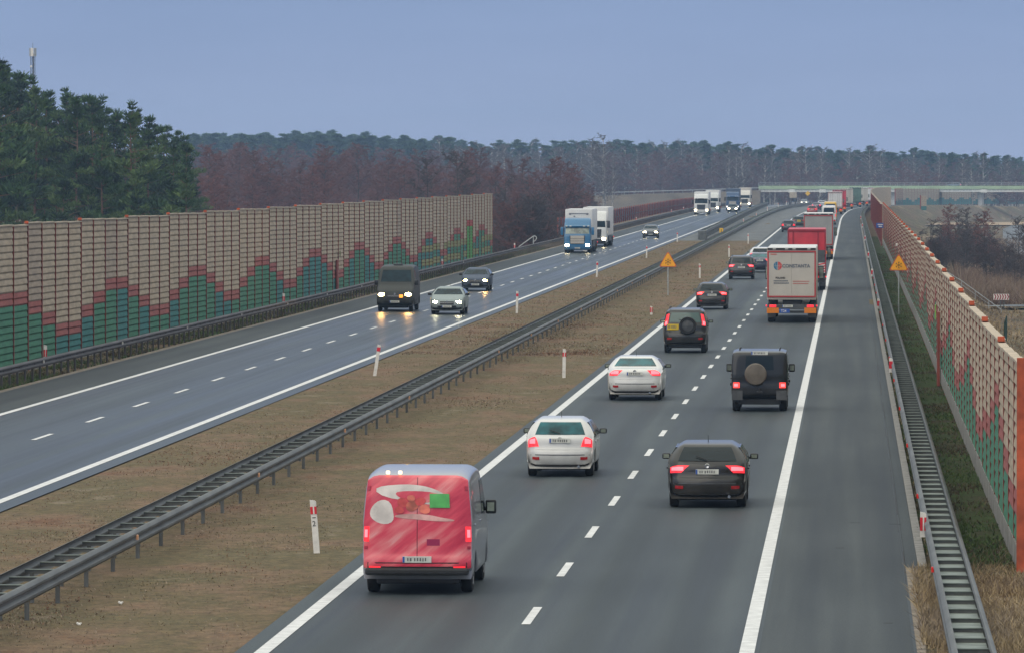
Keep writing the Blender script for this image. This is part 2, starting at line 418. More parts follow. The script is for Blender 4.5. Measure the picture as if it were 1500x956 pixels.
def car(label, kind, px, py, W, H, mat, front=False, L=None, plate=platew, tl='wide', tail=tail_on, lamp=head_w, name='car', cat='car', rear_glass=glass, roof=None, far=False, Y=None, spare=False, mirror_mat=None, badge=True, plate_on=None, group=None, wr=.33, ubt=.9):
    b = Body(kind, W, H, L)
    axles = (b.y0 + .19 * b.L, b.y1 - .19 * b.L)
    if Y is None: g = gp(px, py)
    else: g = Vector((at(px, Y), Y, zr(Y)))
    rz = math.pi if front else 0.
    ref = axles[1] if front else axles[0]
    if kind == 'van': ref = b.y1 - .5 if front else b.y0 + .55
    loc = (g.x, g.y - ref if not front else g.y + ref, g.z)
    root = empty(name, label, cat, loc, rz, group)
    if kind == 'van': axles = (b.y0 + .95, b.y1 - .85)
    mm = mat if roof is None else mat
    b.body(axles, wr).build('body', mm, root, 38, True)
    w = b.W0
    # underbody
    MB().box((0, (b.y0 + b.y1) / 2, wr * .82), (w * 1.5, b.L * .90, .18), 0, .03).build('underbody', black, root)
    for ax in axles:
        for sg in (-1, 1):
            wheel(root, sg * (w * .965 - .11), ax, wr, .215 if kind != 'offroad' else .25)
    # glass
    if kind == 'van' and rear_glass is None: pass
    else:
        tt = {'hatch': (.80, .76), 'sedan': (.80, .76), 'suv': (.78, .74), 'offroad': (.52, .50), 'van': (.80, .76)}[kind]
        u0, u1 = (6.02, 7.05) if kind != 'sedan' else (6.12, 7.05)
        rw = b.patch(u0, u1, -tt[0], tt[0], .009, 8, 10, -tt[1], tt[1]).build('rear_window', rear_glass, root, 30)
        if kind in ('hatch', 'suv') and not front and not far:
            wp = b.S(u0 + .06, 0); wq = b.S(u0 + .30, -.32)
            MB().tube(wp + Vector((0, -.035, .02)), wq + Vector((0, -.03, .03)), .013, .008).build('wiper', black, rw)
    wt = .86 if kind != 'offroad' else .92
    ws = b.patch(11.05, 11.98, -wt * .96, wt * .96, .009, 8, 10, -wt, wt).build('windscreen', screen, root, 30)
    p = b.p; zb = (p[6][1] + p[12][1]) / 2 - .03; zt = p[9][1] - .13 * (H / 1.5)
    if kind == 'van': zb = p[12][1] - .02; zt = p[10][1] - .28
    yfb, yft = p[12][0] - .18, p[11][0] - .05
    yrb, yrt = p[6][0] + .28, p[7][0] + .22
    if kind == 'sedan': yrb, yrt = p[6][0] + .15, p[7][0] + .2
    ym = (yft + yrt) / 2
    spans = [((ym + .05, zb), (yfb, zb), (yft, zt), (ym + .05, zt)), ((yrb, zb), (ym - .05, zb), (ym - .05, zt), (yrt, zt))]
    if kind == 'van': spans = [((yft - .75, zb), (yfb, zb), (yft, zt), (yft - .72, zt))]
    if kind == 'suv': spans.append(((p[6][0] + .12, zb + .05), (yrb - .06, zb), (yrt - .06, zt), (p[7][0] + .12, zt)))
    if kind == 'suv': spans[1] = ((yrb + .0, zb), (ym - .05, zb), (ym - .05, zt), (yrt + .0, zt))
    for sg in (-1, 1):
        for q in spans: b.side(*q, sg).build('side_window', glass, root, 30)
        if not far:   # mirror and door handles
            mp = Vector((sg * (b.W(p[12][0] - .35, zb) + .12), p[12][0] - .38, zb + .06))
            mz = .135 if kind not in ('van', 'offroad') else .26
            mo = MB().box(mp, (.19 if kind != 'van' else .2, .10, mz), 0, .04).tube(mp - Vector((sg * .08, 0, .03)), mp - Vector((sg * .22, 0, .09)), .025, .03).build('mirror', mirror_mat or black, root, 40)
            MB().box(mp + Vector((0, -.058, 0)), (.13, .006, mz * .62), 0).build('mirror_glass', screen_pale, mo)
            hm = MB()
            for hy in (ym + .25, yrb + .35): hm.box((sg * (b.W(hy, zb - .1) + .028), hy, zb - .10), (.03, .19, .035), 0, .01)
            hm.build('door_handle', mat, root, 40)
        # dark sill
    if kind in ('hatch', 'suv', 'sedan') and not far and not front:
        b.patch(*((3.45, 5.92) if kind != 'sedan' else (3.5, 5.9)), -.82, .82, .007, 12, 14, -.80, .80).build('tailgate', mat, root, 30)
        b.patch(2.35, 2.48, -.96, .96, .004, 2, 12).build('bumper_crease', black if sum(mat.node_tree.nodes['Principled BSDF'].inputs[0].default_value[:3]) < 0 else greyp, root, 30)
    # bumpers
    ub = (.0, ubt) if kind not in ('offroad', 'van') else (.0, 2.6)
    b.patch(ub[0], ub[1], -.93, .93, .012, 4, 12).build('rear_bumper', black if kind != 'hatch' else black, root, 30)
    b.patch(16.7, 17.9, -.93, .93, .012, 4, 12).build('front_bumper', black, root, 30)
    if badge and not far and kind in ('hatch', 'sedan', 'suv'):
        yy = b.S(5.25 if kind != 'sedan' else 4.8, 0)
        MB().lathe_x((0, 0, 0), [(0, .001), (.012, .045), (0, .055)], 16).build('badge', chrome, root, 40, loc=yy + Vector((0, -.012, 0))).rotation_euler = (0, 0, -math.pi / 2)
    # tail lights
    for sg in (-1, 1):
        q = lambda u0, u1, a, bb, **k: b.patch(u0, u1, *sorted((sg * a, sg * bb)), .014, 5, 6, **k)
        if tl == 'wide':
            o = b.patch(*((4.3, 5.3) if kind != 'sedan' else (4.25, 4.95)), *((.72, 1.0, .014, 5, 8, .50, 1.0) if sg > 0 else (-1.0, -.72, .014, 5, 8, -1.0, -.50)))
            o = o.build('tail_light', tail, root, 30)
            if not far: b.patch(*((4.55, 5.05) if kind != 'sedan' else (4.42, 4.82)), *sorted((sg * .66, sg * .97)), .02, 4, 6).build('lamp_core', tail_core, o, 30)
        elif tl == 'block':
            o = b.patch(4.1, 5.7, *((.68, 1.0, .014, 6, 6, .80, 1.0) if sg > 0 else (-1.0, -.68, .014, 6, 6, -1.0, -.80))).build('tail_light', tail, root, 30)
            if not far: q(4.5, 5.3, .80, .97).build('lamp_core', tail_core, o, 30).location = (0, -.008, 0)
        elif tl == 'tall':
            o = q(5.3, 6.9, .84, 1.0).build('tail_light', tail, root, 30)
            q(5.6, 6.2, .88, .98).build('lamp_core', tail_core, o, 30).location = (0, -.008, 0)
        elif tl == 'low':
            o = q(2.75, 4.0, .72, .95).build('tail_light', tail, root, 30)
            q(3.0, 3.7, .78, .92).build('lamp_core', tail_core, o, 30).location = (0, -.008, 0)
        elif tl == 'van':
            o = q(4.6, 5.75, .90, 1.0).build('tail_light', tail, root, 30)
            if not far: q(4.85, 5.5, .93, .985).build('lamp_core', tail_core, o, 30).location = (0, -.008, 0)
        q(1.7, 2.1, .68, .90).build('rear_reflector', tail_off if kind != 'van' else tail_on, root, 30)
    # lights and grille at the front
    if front and not far:
        b.patch(13.1, 14.45, -.80, .80, .008, 8, 12, -.78, .78).build('hood', mat, root, 30)
        b.patch(16.15, 16.6, -.62, .62, .012, 4, 10).build('air_intake', black, root, 30)
        MB().lathe_x((0, 0, 0), [(.03, .001), (.03, .05), (0, .06)], 16).build('badge', chrome, root, 40, loc=b.S(14.95, 0) + Vector((0, .0, 0))).rotation_euler = (0, 0, math.pi / 2)
    for sg in (-1, 1):
        hl = b.patch(14.6, 15.4, *sorted((sg * .56, sg * .97)), .016, 5, 6).build('headlight', lamp if front and far else screen_pale, root, 30)
        if front and not far: blob(b, 15.0, sg * .765, .34, .16, -.022, wob=0.).build('headlight_bulb', lamp, hl)
    gm = b.patch(14.9, 15.9, -.46, .46, .012, 5, 8)
    gm.build('grille', black, root, 30)
    MB().box(b.S(15.35, 0) + Vector((0, .03, 0)), (w * .8, .02, .025), 0, .006).build('grille_bar', chrome, root)
    a = b.S(16.35, 0); license_plate(root, a + Vector((0, .03, 0)), .52, .115, 1)
    if plate_on is None: plate_on = 4.55 if kind in ('hatch', 'sedan') else 4.5
    a, a2 = b.S(plate_on, 0), b.S(plate_on + .15, 0)
    off = plate if isinstance(plate, tuple) else (0, plate)
    license_plate(root, a + Vector((off[0], -.028, 0)), .52 if plate is not platey else .50, .115 if plate is platew else .24, -1, off[1])
    if kind in ('suv', 'offroad') and not far:
        for sg in (-1, 1):
            MB().path([(sg * w * .72, b.y0 + .6, H - .01), (sg * w * .72, b.y0 + .7, H + .035), (sg * w * .72, .3, H + .03), (sg * w * .72, .4, H - .03)], .018).build('roof_rail', black, root)
    if not far and kind in ('hatch', 'sedan'):
        MB().tube(b.S(8.5, 0) + Vector((0, 0, -.01)), b.S(8.5, 0) + Vector((0, -.10, .15)), .008, .004).build('antenna', black, root)
        MB().tube((w * .55, b.y0 + .05, wr * .8), (w * .55, b.y0 + .3, wr * .8), .035, n=10).build('exhaust', chrome, root)
    return root, b

# ------------------------------------------------------------------ trucks
def stripes(mb, x0, x1, z0, z1, y, mi_a, mi_b, n=4, th=.02):
    mb.box(((x0 + x1) / 2, y, (z0 + z1) / 2), (x1 - x0, th, z1 - z0), mi_a)
    h = (z1 - z0) / n
    for k in range(n):
        a = z0 + k * h
        mb.add([(x0, y - th * .7, a), (x1, y - th * .7, a + h * .5), (x1, y - th * .7, min(z1, a + h)), (x0, y - th * .7, a + h * .5)], [(0, 1, 2, 3)], mi_b)
head_far = pm('lorry_headlight', (1, .9, .7), .2, emit=(1, .82, .50), es=26)
def truck(label, px, Y, boxm, cabm, front=False, H=3.95, L=13.4, frame=None, roofm=None, W=2.5, visor=None, cabH=3.6, lamp=head_w, grille=black, bumper=None, text=False, far=False, X=None, name='semi_truck', plates=amber, rear='doors', scr=screen, group=None, beacon=False):
    X = at(px, Y) if X is None else X
    rz = math.pi if front else 0
    # local: rear face at y=0 for rear view; cab nose at y=Ltot
    Lt = L + 3.0
    loc = (X, Y + (Lt if front else 0), zr(Y))
    root = empty(name, label, 'truck', loc, rz, group)
    z0 = 1.15; hw = W / 2
    box = MB(); box.box((0, L / 2, (z0 + H) / 2), (W, L, H - z0), 0, .03)
    tr = box.build('trailer', boxm, root, 40)
    rm = roofm or boxm
    MB().box((0, L / 2, H + .012), (W - .04, L - .04, .03), 0, .008).build('trailer_roof', rm, tr)
    fm = frame or boxm
    # rear doors and frame
    if rear == 'doors':
        for sg in (-1, 1):
            d = MB().box((sg * hw * .475, -.02, (z0 + H) / 2 - .02), (hw * .945, .04, H - z0 - .42), 0, .01).build('rear_door', boxm, tr)
            for xx in ((.62, .36) if not text else ()):
                MB().tube((sg * hw * xx * 1.0, -.055, z0 + .12), (sg * hw * xx, -.055, H - .2), .012, n=5).build('lock_bar', boxm if not far else greyp, d)
        fr = MB()
        for sg in (-1, 1): fr.box((sg * (hw * .955), -.035, (z0 + H) / 2), (.075, .05, H - z0 - .30), 0)
        fr.box((0, -.037, H - .17), (W * .98, .05, .07), 0); fr.box((0, -.037, z0 + .16), (W * .98, .05, .07), 0)
        fr.build('door_frame', fm, tr)
    else:
        fr = MB().box((0, -.03, H - .06), (W + .03, .1, .12), 0, .02)
        for x in (-.98, -.72, .6, .98): fr.box((x * hw, -.03, (z0 + H) / 2 - .06), (.07, .06, H - z0 - .14), 0, .01)
        fr.build('tailgate_rib', fm, tr)
        MB().box((hw * .72, -.05, z0 + .75), (hw * .5, .06, 1.3), 0, .02).build('underrun_door', greyp, tr)
    hd = MB().box((0, -.02, H - .04), (W * .98, .05, .10), 0, .01)
    for x in (-.7, -.2, .1, .7): hd.box((x * hw, -.05, H - .04), (.16, .03, .05), 1, .008)
    hd.build('header_lamp', [black, platew], tr)
    # chassis
    MB().box((0, L / 2, .98), (.9, L * .97, .3), 0, .02).build('chassis', black, root)
    if rear != 'doors' or not far or True:
        for sg in (-1, 1): MB().box((sg * (hw - .04), L * .55, .80), (.04, L * .5, .55), 0, .01).build('side_skirt', greyp, root)
    bu = MB().box((0, -.0, .80), (W * .98, .12, .24), 0, .02)
    bu.box((0, .0, .55), (W * .92, .08, .12), 1, .02)
    bu.build('rear_bumper', [greyp, black], root)
    for sg in (-1, 1):
        tl = MB().box((sg * hw * .76, -.075, .84), (.34, .04, .13), 0, .02).build('tail_light', tail_on, root)
        MB().box((sg * hw * 1.02, -.06, .86), (.07, .1, .09), 0, .02).build('marker_light', tail_on, root)
        if plates is not None:
            if plates == 'stripe':
                s_ = MB(); stripes(s_, sg * hw * .80 - .2, sg * hw * .80 + .2, 1.1, 1.75, -.09, 0, 1); s_.build('striped_board', [white, redband], root)
            else: MB().box((sg * hw * .76, -.075, .62), (.60, .03, .27), 0, .01).build('reflector_board', plates, root)
        MB().box((sg * (hw - .22), .55, .44), (.4, .02, .36), 0, .005).build('mud_flap', greyp, root)
        for ax in (1.9, 3.2, 4.5) if L > 10 else (1.4,):
            wheel(root, sg * (hw - .21), ax, .49, .38)
        wheel(root, sg * (hw - .21), L - .6, .49, .38); wheel(root, sg * (hw - .2), Lt - 1.35, .49, .32)
    MB().box((-.35, -.078, .60), (.52, .02, .2), 0, .005).build('blue_sign', plateblue, root) if text else None
    license_plate(root, (-.2, -.075, .84), .52, .115, -1)
    # cab
    b = Body('cab', W - .05, cabH)
    ce = link('cab', b.body().mesh('cab', [cabm], 38, True), root, (0, Lt - 1.24, 0))
    b.patch(12.05, 13.0, -.88, .88, .012, 8, 10, -.92, .92).build('windscreen', scr, ce, 30)
    gp_ = b.patch(13.75, 15.75, -.60, .60, .012, 8, 8, -.56, .56).build('grille', grille, ce, 30)
    gb = MB()
    for k in range(5):
        q = b.S(14.0 + k * .36, 0); gb.box(q + Vector((0, .035, 0)), (W * .50, .03, .12 if grille is not black else .05), 0, .01)
    gb.build('grille_bar', cream if grille is not black else greyp, gp_)
    b.patch(15.95, 17.6, -.96, .96, .02, 6, 12).build('bumper', bumper or cabm, ce, 30)
    a = b.S(16.7, 0); license_plate(ce, a + Vector((0, .05, 0)), .52, .115, 1)
    for sg in (-1, 1):
        b.patch(15.72, 16.28, *sorted((sg * .66, sg * .95)), .03, 5, 5).build('headlight', lamp if front else screen_pale, ce, 30)
        b.side((.1, 2.05 * cabH / 3.78), (.95, 2.05 * cabH / 3.78), (.82, 2.72 * cabH / 3.78), (.1, 2.72 * cabH / 3.78), sg).build('side_window', glass, ce, 30)
        z = 2.35 * cabH / 3.78
        mo = MB().box((sg * (hw + .17), 1.0, z), (.26, .16, .72), 0, .05).tube((sg * (hw + .1), 1.0, z + .3), (sg * (hw - .08), .95, z + .3), .03).build('mirror', black if bumper is None or far else bumper, ce, 40)
        MB().box((sg * (hw + .17), .915, z), (.2, .01, .6), 0).build('mirror_glass', screen_pale, mo)
        MB().box((sg * (hw - .15), -.3, .75), (.3, 1.3, .6), 0, .05).build('side_step', cabm, ce, 40)
    if visor is not None:
        q = b.S(11.75, 0)
        MB().box(q + Vector((0, .12, .0)), (W * .9, .22, .2), 0, .05, Matrix.Rotation(R(-20), 3, 'X')).build('sun_visor', visor, ce, 40)
        lm = MB()
        for x in (-.8, -.5, .5, .8): lm.box(q + Vector((x * hw, .24, .02)), (.2, .05, .08), 0, .02)
        lm.build('visor_lamp', platew, ce)
    if beacon:
        MB().tube((hw * .7, .1, 2.05), (hw * .7, .1, 2.2), .07, .05, 10).build('beacon', amber, root)
    return root

# ------------------------------------------------------------------ ground and roads
def ground_z(x, y):
    if x > 3.75:  z = -.04 - min(4.0, max(0., (x - 3.75) * .5)); 
    elif x < -32: z = -.04 - min(2.4, (-32 - x) * .4)
    elif x > 1.3 or x < -29.3: z = -.035
    elif x > 1.04 or x < -29.1 or -18.98 < x < -9.7: z = -.02
    else: z = -.12
    return z
def make_ground():
    xs = [-1250, -900, -600, -300, -150, -100, -70, -50, -42, -38, -34, -32, -30.5, -29.4, -29.15, -29.0, -19.1, -18.95, -18.75, -16.5, -14.4, -12, -9.85, -9.73, -9.55, .9, 1.05, 1.3, 1.5, 2.6, 3.75, 5, 6.5, 8, 10, 11.75, 13, 16, 20, 26, 34, 45, 60, 90, 150, 300, 600, 900, 1250]
    ys = [-250] + list(range(-60, 90, 50)) + list(range(90, 420, 12)) + list(range(420, 1000, 40)) + list(range(1000, 2500, 60)) + [2600, 3000, 3400, 3850]
    vs = []; k = len(xs)
    for y in ys:
        for x in xs:
            g = ground_z(x, y); near = abs(x + 14) < 22
            n = noise.noise(Vector((x * .35, y * .12, 0))) * .05 if -18.7 < x < -9.9 else noise.noise(Vector((x * .2, y * .03, 3))) * (.25 if 6 < x < 60 or x < -36 else .02)
            vs.append((sx(x, min(y, 2300)) if abs(x) < 120 else x + curve(min(y, 2300)) * .5, y, zr(y) + g + n))
    fs = [(i * k + j, i * k + j + 1, (i + 1) * k + j + 1, (i + 1) * k + j) for i in range(len(ys) - 1) for j in range(k - 1)]
    mi = []
    for i in range(len(ys) - 1):
        for j in range(k - 1):
            xc = (xs[j] + xs[j + 1]) / 2; yc = ys[i]
            mi.append(1 if 1.3 < xc < 3.9 and 112 < yc < 700 else 2 if xc > 3.75 or (xc > 1 and yc <= 112) else 0)
    mb = MB(); mb.v = vs; mb.f = fs; mb.m = mi
    m0 = earth_mat('median_earth', [(.28, (.135, .070, .044)), (.42, (.165, .116, .078)), (.52, (.125, .098, .058)), (.62, (.118, .100, .058)), (.74, (.24, .19, .145))], (1, .45, 1), .42)
    m1 = earth_mat('verge_grass_earth', [(.32, (.060, .045, .028)), (.5, (.048, .066, .024)), (.66, (.045, .076, .020))], (1, .5, 1), .5)
    m2 = earth_mat('dry_meadow_earth', [(.36, (.070, .058, .038)), (.46, (.15, .11, .075)), (.53, (.085, .08, .045)), (.63, (.23, .175, .12))], (1, .22, 1), .12)
    return tag(mb.build('ground', [m0, m1, m2], None, 60), kind='structure')
make_ground()
YS = list(range(-40, 900, 60)) + list(range(900, 2360, 30))
def strip(name, x0, x1, z, mat, ys=YS, kind='structure'):
    mb = MB().sweep([(x0, z), (x1, z)], ys, lambda y: (0, 0))
    mb.v = [(sx(v[0], v[1]), v[1], v[2] + zr(v[1])) for v in mb.v]
    mb.f = [f[::-1] for f in mb.f]
    return tag(mb.build(name, mat), kind=kind)
mr_left = road_mat('damp_asphalt', (.036, .047, .050), (-24.8, -21.3), .28, .42)
mr_right = road_mat('worn_asphalt', (.060, .073, .080), (-7.35, -3.55), .5, .66)
mr_sh = road_mat('shoulder_asphalt', (.060, .070, .075), (), .6, .75)
strip('road', -29.15, -18.95, 0.0, mr_left)
strip('road', -9.72, 1.05, 0.0, mr_right)
strip('shoulder', -29.1, -26.7, .004, mr_sh)
strip('shoulder', -1.45, 1.0, .004, mr_sh)
strip('gutter_strip', 1.056, 1.29, -.01, mr_sh, [116] + [y for y in YS if y > 118])
# concrete gutter with a small kerb step
gmb = MB().sweep([(1.295, -.05), (1.295, .02), (1.38, .025), (1.46, .03), (1.46, -.06)], [116] + [y for y in YS if 118 < y < 900], lambda y: (0, 0))
gmb.f = [f[::-1] for f in gmb.f]
tag(gmb.build('concrete_kerb', conc), kind='structure')
sand = pm('verge_sand', (.20, .165, .13), .95, var=.35, scale=2.5, bump=.3)
strip('sand_edge', -29.45, -29.16, .002, sand)
strip('sand_edge', 1.051, 1.2, .0, sand, list(range(60, 117, 8)))
strip('paved_median', -18.9, -9.75, -.006, pm('paved_crossing', (.10, .105, .105), .85, var=.25, scale=.6, stretch=(1, .2, 1), bump=.1), [655] + [y for y in YS if y > 660])
# seam along the hard shoulder
sm = MB()
for k in range(90):
    y = 108 + k * 6.5; sm.box((1.02 + .012 * math.sin(k * 1.7), y + 3.2, .004), (.02 + .01 * math.sin(k * 2.1), 6.4, .004), 0)
tag(sm.build('asphalt_seam_line', pm('tar', (.012, .012, .013), .7)), kind='structure')
# road paint
mk = pm('road_paint', (.60, .60, .59), .6, var=.14, scale=3, bump=.05, detail=9)
for nm, x in (('edge_line_marking', -26.5), ('edge_line_marking', -19.54), ('edge_line_marking', -9.28), ('edge_line_marking', -1.636)):
    strip(nm, x - .12, x + .12, .009, mk)
db = MB()
for xc, ph in ((-23.08, 1.6), (-5.44, 5.0)):
    k = 0
    while True:
        y = 60 + ph + k * 12; k += 1
        if y > 1300: break
        pts = [(sx(xc + s * .075, yy), yy, zr(yy) + .009) for yy in (y, y + 4) for s in (-1, 1)]
        db.quad(pts[0], pts[1], pts[3], pts[2])
tag(db.build('lane_line_markings', mk), kind='structure')
cr_ = MB()
for px, py, l, a in ((1230, 802, .18, .15), (1301, 912, .16, -.1), (1252, 765, .22, .3), (1311, 767, .25, -.1)):
    q = gp(px, py); cr_.box((q.x, q.y, .006), (l, .10, .003), 0, 0, Matrix.Rotation(a, 3, 'Z'))
tag(cr_.build('tar_patch_marking', MATS['tar']), kind='structure')

# grass tufts: too many to count
def blades(name, rects, seed, mats, label_mats=None):
    g = np.random.default_rng(seed); V = []; M = []
    for (x0, x1, y0, y1, n, h, w, skip) in rects:
        y = y0 + (y1 - y0) * g.random(n) ** 1.55; x = x0 + (x1 - x0) * g.random(n)
        # clumpy mask
        keep = np.array([noise.noise(Vector((a * .55, b * .25, 1.3))) + .35 * noise.noise(Vector((a * 2, b * 1.1, 5))) for a, b in zip(x, y)])
        ok = keep > skip + g.normal(0, .18, n); x, y, keep = x[ok], y[ok], keep[ok]; n2 = len(x)
        a = g.random(n2) * 2 * np.pi; hh = h * (.4 + g.random(n2)); ww = w * (.6 + .8 * g.random(n2)); ln = hh * g.normal(0, .9, n2); la = g.random(n2) * 2 * np.pi
        z0 = np.array([ground_z(a_, b_) + zr(b_) - (.02 if -31 < a_ < 3.7 else .10) for a_, b_ in zip(x, y)])
        p0 = np.stack([x - np.cos(a) * ww, y - np.sin(a) * ww, z0], 1); p1 = np.stack([x + np.cos(a) * ww, y + np.sin(a) * ww, z0], 1)
        p2 = np.stack([x + ln * np.cos(la), y + ln * np.sin(la), z0 + hh], 1)
        V.append(np.stack([p0, p1, p2], 1).reshape(-1, 3)); 
        tone = np.array([noise.noise(Vector((a_ * .3, b_ * .13, 9))) for a_, b_ in zip(x, y)]) * 2.2 + g.normal(0, .55, n2)
        M.append(np.clip(np.digitize(tone, [-.7, 0., .75]), 0, len(mats) - 1))
    V = np.concatenate(V); M = np.concatenate(M); n = len(V) // 3
    me = bpy.data.meshes.new(name); me.vertices.add(len(V)); me.vertices.foreach_set('co', V.ravel().astype(np.float32))
    me.loops.add(len(V)); me.loops.foreach_set('vertex_index', np.arange(len(V), dtype=np.int32)); me.polygons.add(n)
    me.polygons.foreach_set('loop_start', np.arange(0, len(V), 3, dtype=np.int32)); me.polygons.foreach_set('loop_total', np.full(n, 3, dtype=np.int32))
    for m in mats: me.materials.append(m)
    me.polygons.foreach_set('material_index', M.astype(np.int32)); me.update(); me.validate()
    return link(name, me)
gm_ = [pm('grass_rust', (.165, .084, .052), .9), pm('grass_brown', (.175, .122, .082), .9), pm('grass_straw', (.26, .20, .14), .9), pm('grass_olive', (.125, .105, .060), .9)]
gv_ = [pm('grass_dead', (.07, .05, .03), .9), MATS['grass_olive'], pm('grass_moss', (.058, .098, .026), .9), pm('grass_fresh', (.07, .11, .03), .9)]
gd_ = [MATS['grass_brown'], pm('grass_gold', (.30, .215, .115), .9), pm('grass_pale', (.34, .26, .15), .9), MATS['grass_straw']]
tag(blades('median_grass', [(-18.7, -9.9, 92, 300, 80000, .042, .020, -.1), (-18.7, -9.9, 250, 640, 40000, .07, .03, -.1)], 3, gm_), 'short brown and olive winter grass covering the median strip', 'grass', kind='stuff')
tag(blades('verge_grass', [(1.5, 3.7, 114, 560, 60000, .09, .02, -.2), (-31.4, -29.5, 190, 600, 30000, .16, .03, -.3)], 4, gv_), 'short mossy green verge grass beside the noise walls', 'grass', kind='stuff')
tag(blades('dry_grass', [(1.15, 3.7, 92, 116, 26000, .16, .014, -.3), (3.9, 14, 150, 560, 40000, .30, .05, -.2), (1.48, 1.9, 116, 400, 6000, .10, .014, -.1)], 5, gd_), 'tall straw-coloured dry grass at the near end of the right wall', 'grass', kind='stuff')

# ------------------------------------------------------------------ noise barriers
def panel_mat(name, c, var=.16):
    m = pm(name, c, .8, var=var, scale=1.6, bump=.15, stretch=(1, .6, 3)); return m
PB = [panel_mat('panel_beige', (.40, .315, .222)), panel_mat('panel_red', (.30, .085, .068)), panel_mat('panel_green', (.045, .175, .100)), panel_mat('panel_teal', (.030, .155, .140)), panel_mat('panel_pale_beige', (.42, .345, .26)), panel_mat('panel_headlight_tint_and_sign', (.22, .22, .085)), panel_mat('panel_bright_green', (.07, .26, .05)), panel_mat('panel_bright_red', (.36, .045, .035)), conc, panel_mat('panel_brown', (.34, .265, .195))]
post_red = pm('post_oxide_red', (.24, .052, .036), .6, var=.2, scale=3)
cap_or = pm('cap_orange', (.42, .075, .026), .65, var=.3, scale=2.5, bump=.1)
def bay_mesh(y0, y1, x, facing, rows, colors, plinth, ztop_off):
    """one cassette bay: each 0.5 m panel has two sloping ribs; facing = +1 looks to +X"""
    mb = MB(); rh = .5
    if plinth: mb.box((x, (y0 + y1) / 2, plinth / 2 - .05), (.16, y1 - y0 - .12, plinth + .1), 8)
    for r in range(rows):
        c = colors[r]
        z = plinth + r * rh + ztop_off
        for k in (0, 1):
            za = z + k * rh / 2; zb = za + rh / 2
            d = .030
            a, b_ = y0 + .07, y1 - .07
            xi, xo = x + facing * .04, x + facing * (.04 + d)
            cc = c
            zm = za + .20; zg = za + .012
            mb.quad((xi, a, za), (xi, b_, za), (xi, b_, zg), (xi, a, zg), cc)
            mb.quad((xi, a, zg), (xi, b_, zg), (xo, b_, zg + .055), (xo, a, zg + .055), cc)
            mb.quad((xo, a, zg + .055), (xo, b_, zg + .055), (xo - facing * .012, b_, zm - .04), (xo - facing * .012, a, zm - .04), cc)
            mb.quad((xo - facing * .012, a, zm - .04), (xo - facing * .012, b_, zm - .04), (xi, b_, zb), (xi, a, zb), cc)
    zt = plinth + rows * rh + ztop_off
    zz0 = plinth + ztop_off
    mb.box((x - facing * .03, (y0 + y1) / 2, (zz0 + zt) / 2), (.14, y1 - y0 - .12, zt - zz0), 0)
    mb.box((x + facing * .01, (y0 + y1) / 2, zt + .03), (.19, y1 - y0 - .10, .05), 4, .0)
    return mb
def barrier(name, label, x, y0, y1, facing, rows, seq, plinth, ground=0., xf=None, sp=4.0, capk=1, plain=None, top=lambda y: 0., teal=.32, poff=.028):
    root = empty(name, label, 'noise wall', (x, y0, ground))
    n = int(round((y1 - y0) / sp)); rest = MB(); restp = MB()
    for i in range(n + 1):
        y = y0 + i * sp; yy = y + sp
        dx0 = xf(y) if xf else 0
        dz = zr(y) - ground + top(y)
        zt = plinth + rows * .5 - .025 * ((i - capk) % 4)
        pb = MB() if i < 100 else restp
        px_, py_ = dx0, y - y0
        for q in (-.075, .075):
            pb.box((px_ + q * .8 + facing * poff, py_, zt / 2 + dz - .1), (.018, .10, zt + .2), 0)
        pb.box((px_ + facing * poff, py_, zt / 2 + dz - .1), (.11, .018, zt + .2), 0)
        if i < 100: pb.build('post', post_red, root)
        if i % 4 == capk and capk >= 0:
            MB().box((px_ + facing * .02, py_, zt + dz + .06), ((.15, .14, .11) if facing < 0 else (.14, .14, .09)), 0, .01).build('post_cap', cap_or, root)
        if i == n: break
        cols = plain(i, y) if plain else None
        if cols is None:
            g = seq[i % len(seq)]; gm = 3 if rnd.random() < teal else 2
            cols = [gm] * g + [1] + [9 if rnd.random() < .12 else 0] * (rows - g - 1)
        bm_ = bay_mesh(0, sp, 0, facing, rows, cols, plinth, -.025 * ((i - capk) % 4))
        bm_.v = [(v[0] + px_ + (((xf(yy) - dx0) * v[1] / sp) if xf else 0), v[1] + py_, v[2] + dz) for v in bm_.v]
        if i < 100: bm_.build('panel', PB, root)
        else: rest.add(bm_.v, bm_.f); rest.m[-len(bm_.f):] = bm_.m
    if rest.v:
        tag(rest.build('panel', PB, root), kind='stuff'); tag(restp.build('post', post_red, root), kind='stuff')
    return root
SEQ = [5, 4, 3, 2, 2, 3, 4, 5]
yl = 225.6 - 4 * 9
def left_plain(i, y):
    g = SEQ[(i - 9) % 8]
    if 492 <= y <= 501: return [6] * 6 + [7] + [0] * 4
    if y > 440:
        c = [3 if rnd.random() < .5 else 2] * g + [1] + [0] * (10 - g)
        for k in (1, 3): c[k] = 5 if rnd.random() < .75 else c[k]  # yellowish rows put headlight glow near the wall end into the panel colour
        return c[:11]
    return [3 if rnd.random() < .32 else 2] * g + [1] + [9 if rnd.random() < .1 else 0] * (10 - g)
wl = barrier('noise_barrier', 'long tall beige noise wall with green stepped mountain pattern on the left', -31.5, yl, 530, 1, 11, SEQ, .06, capk=2, plain=left_plain)
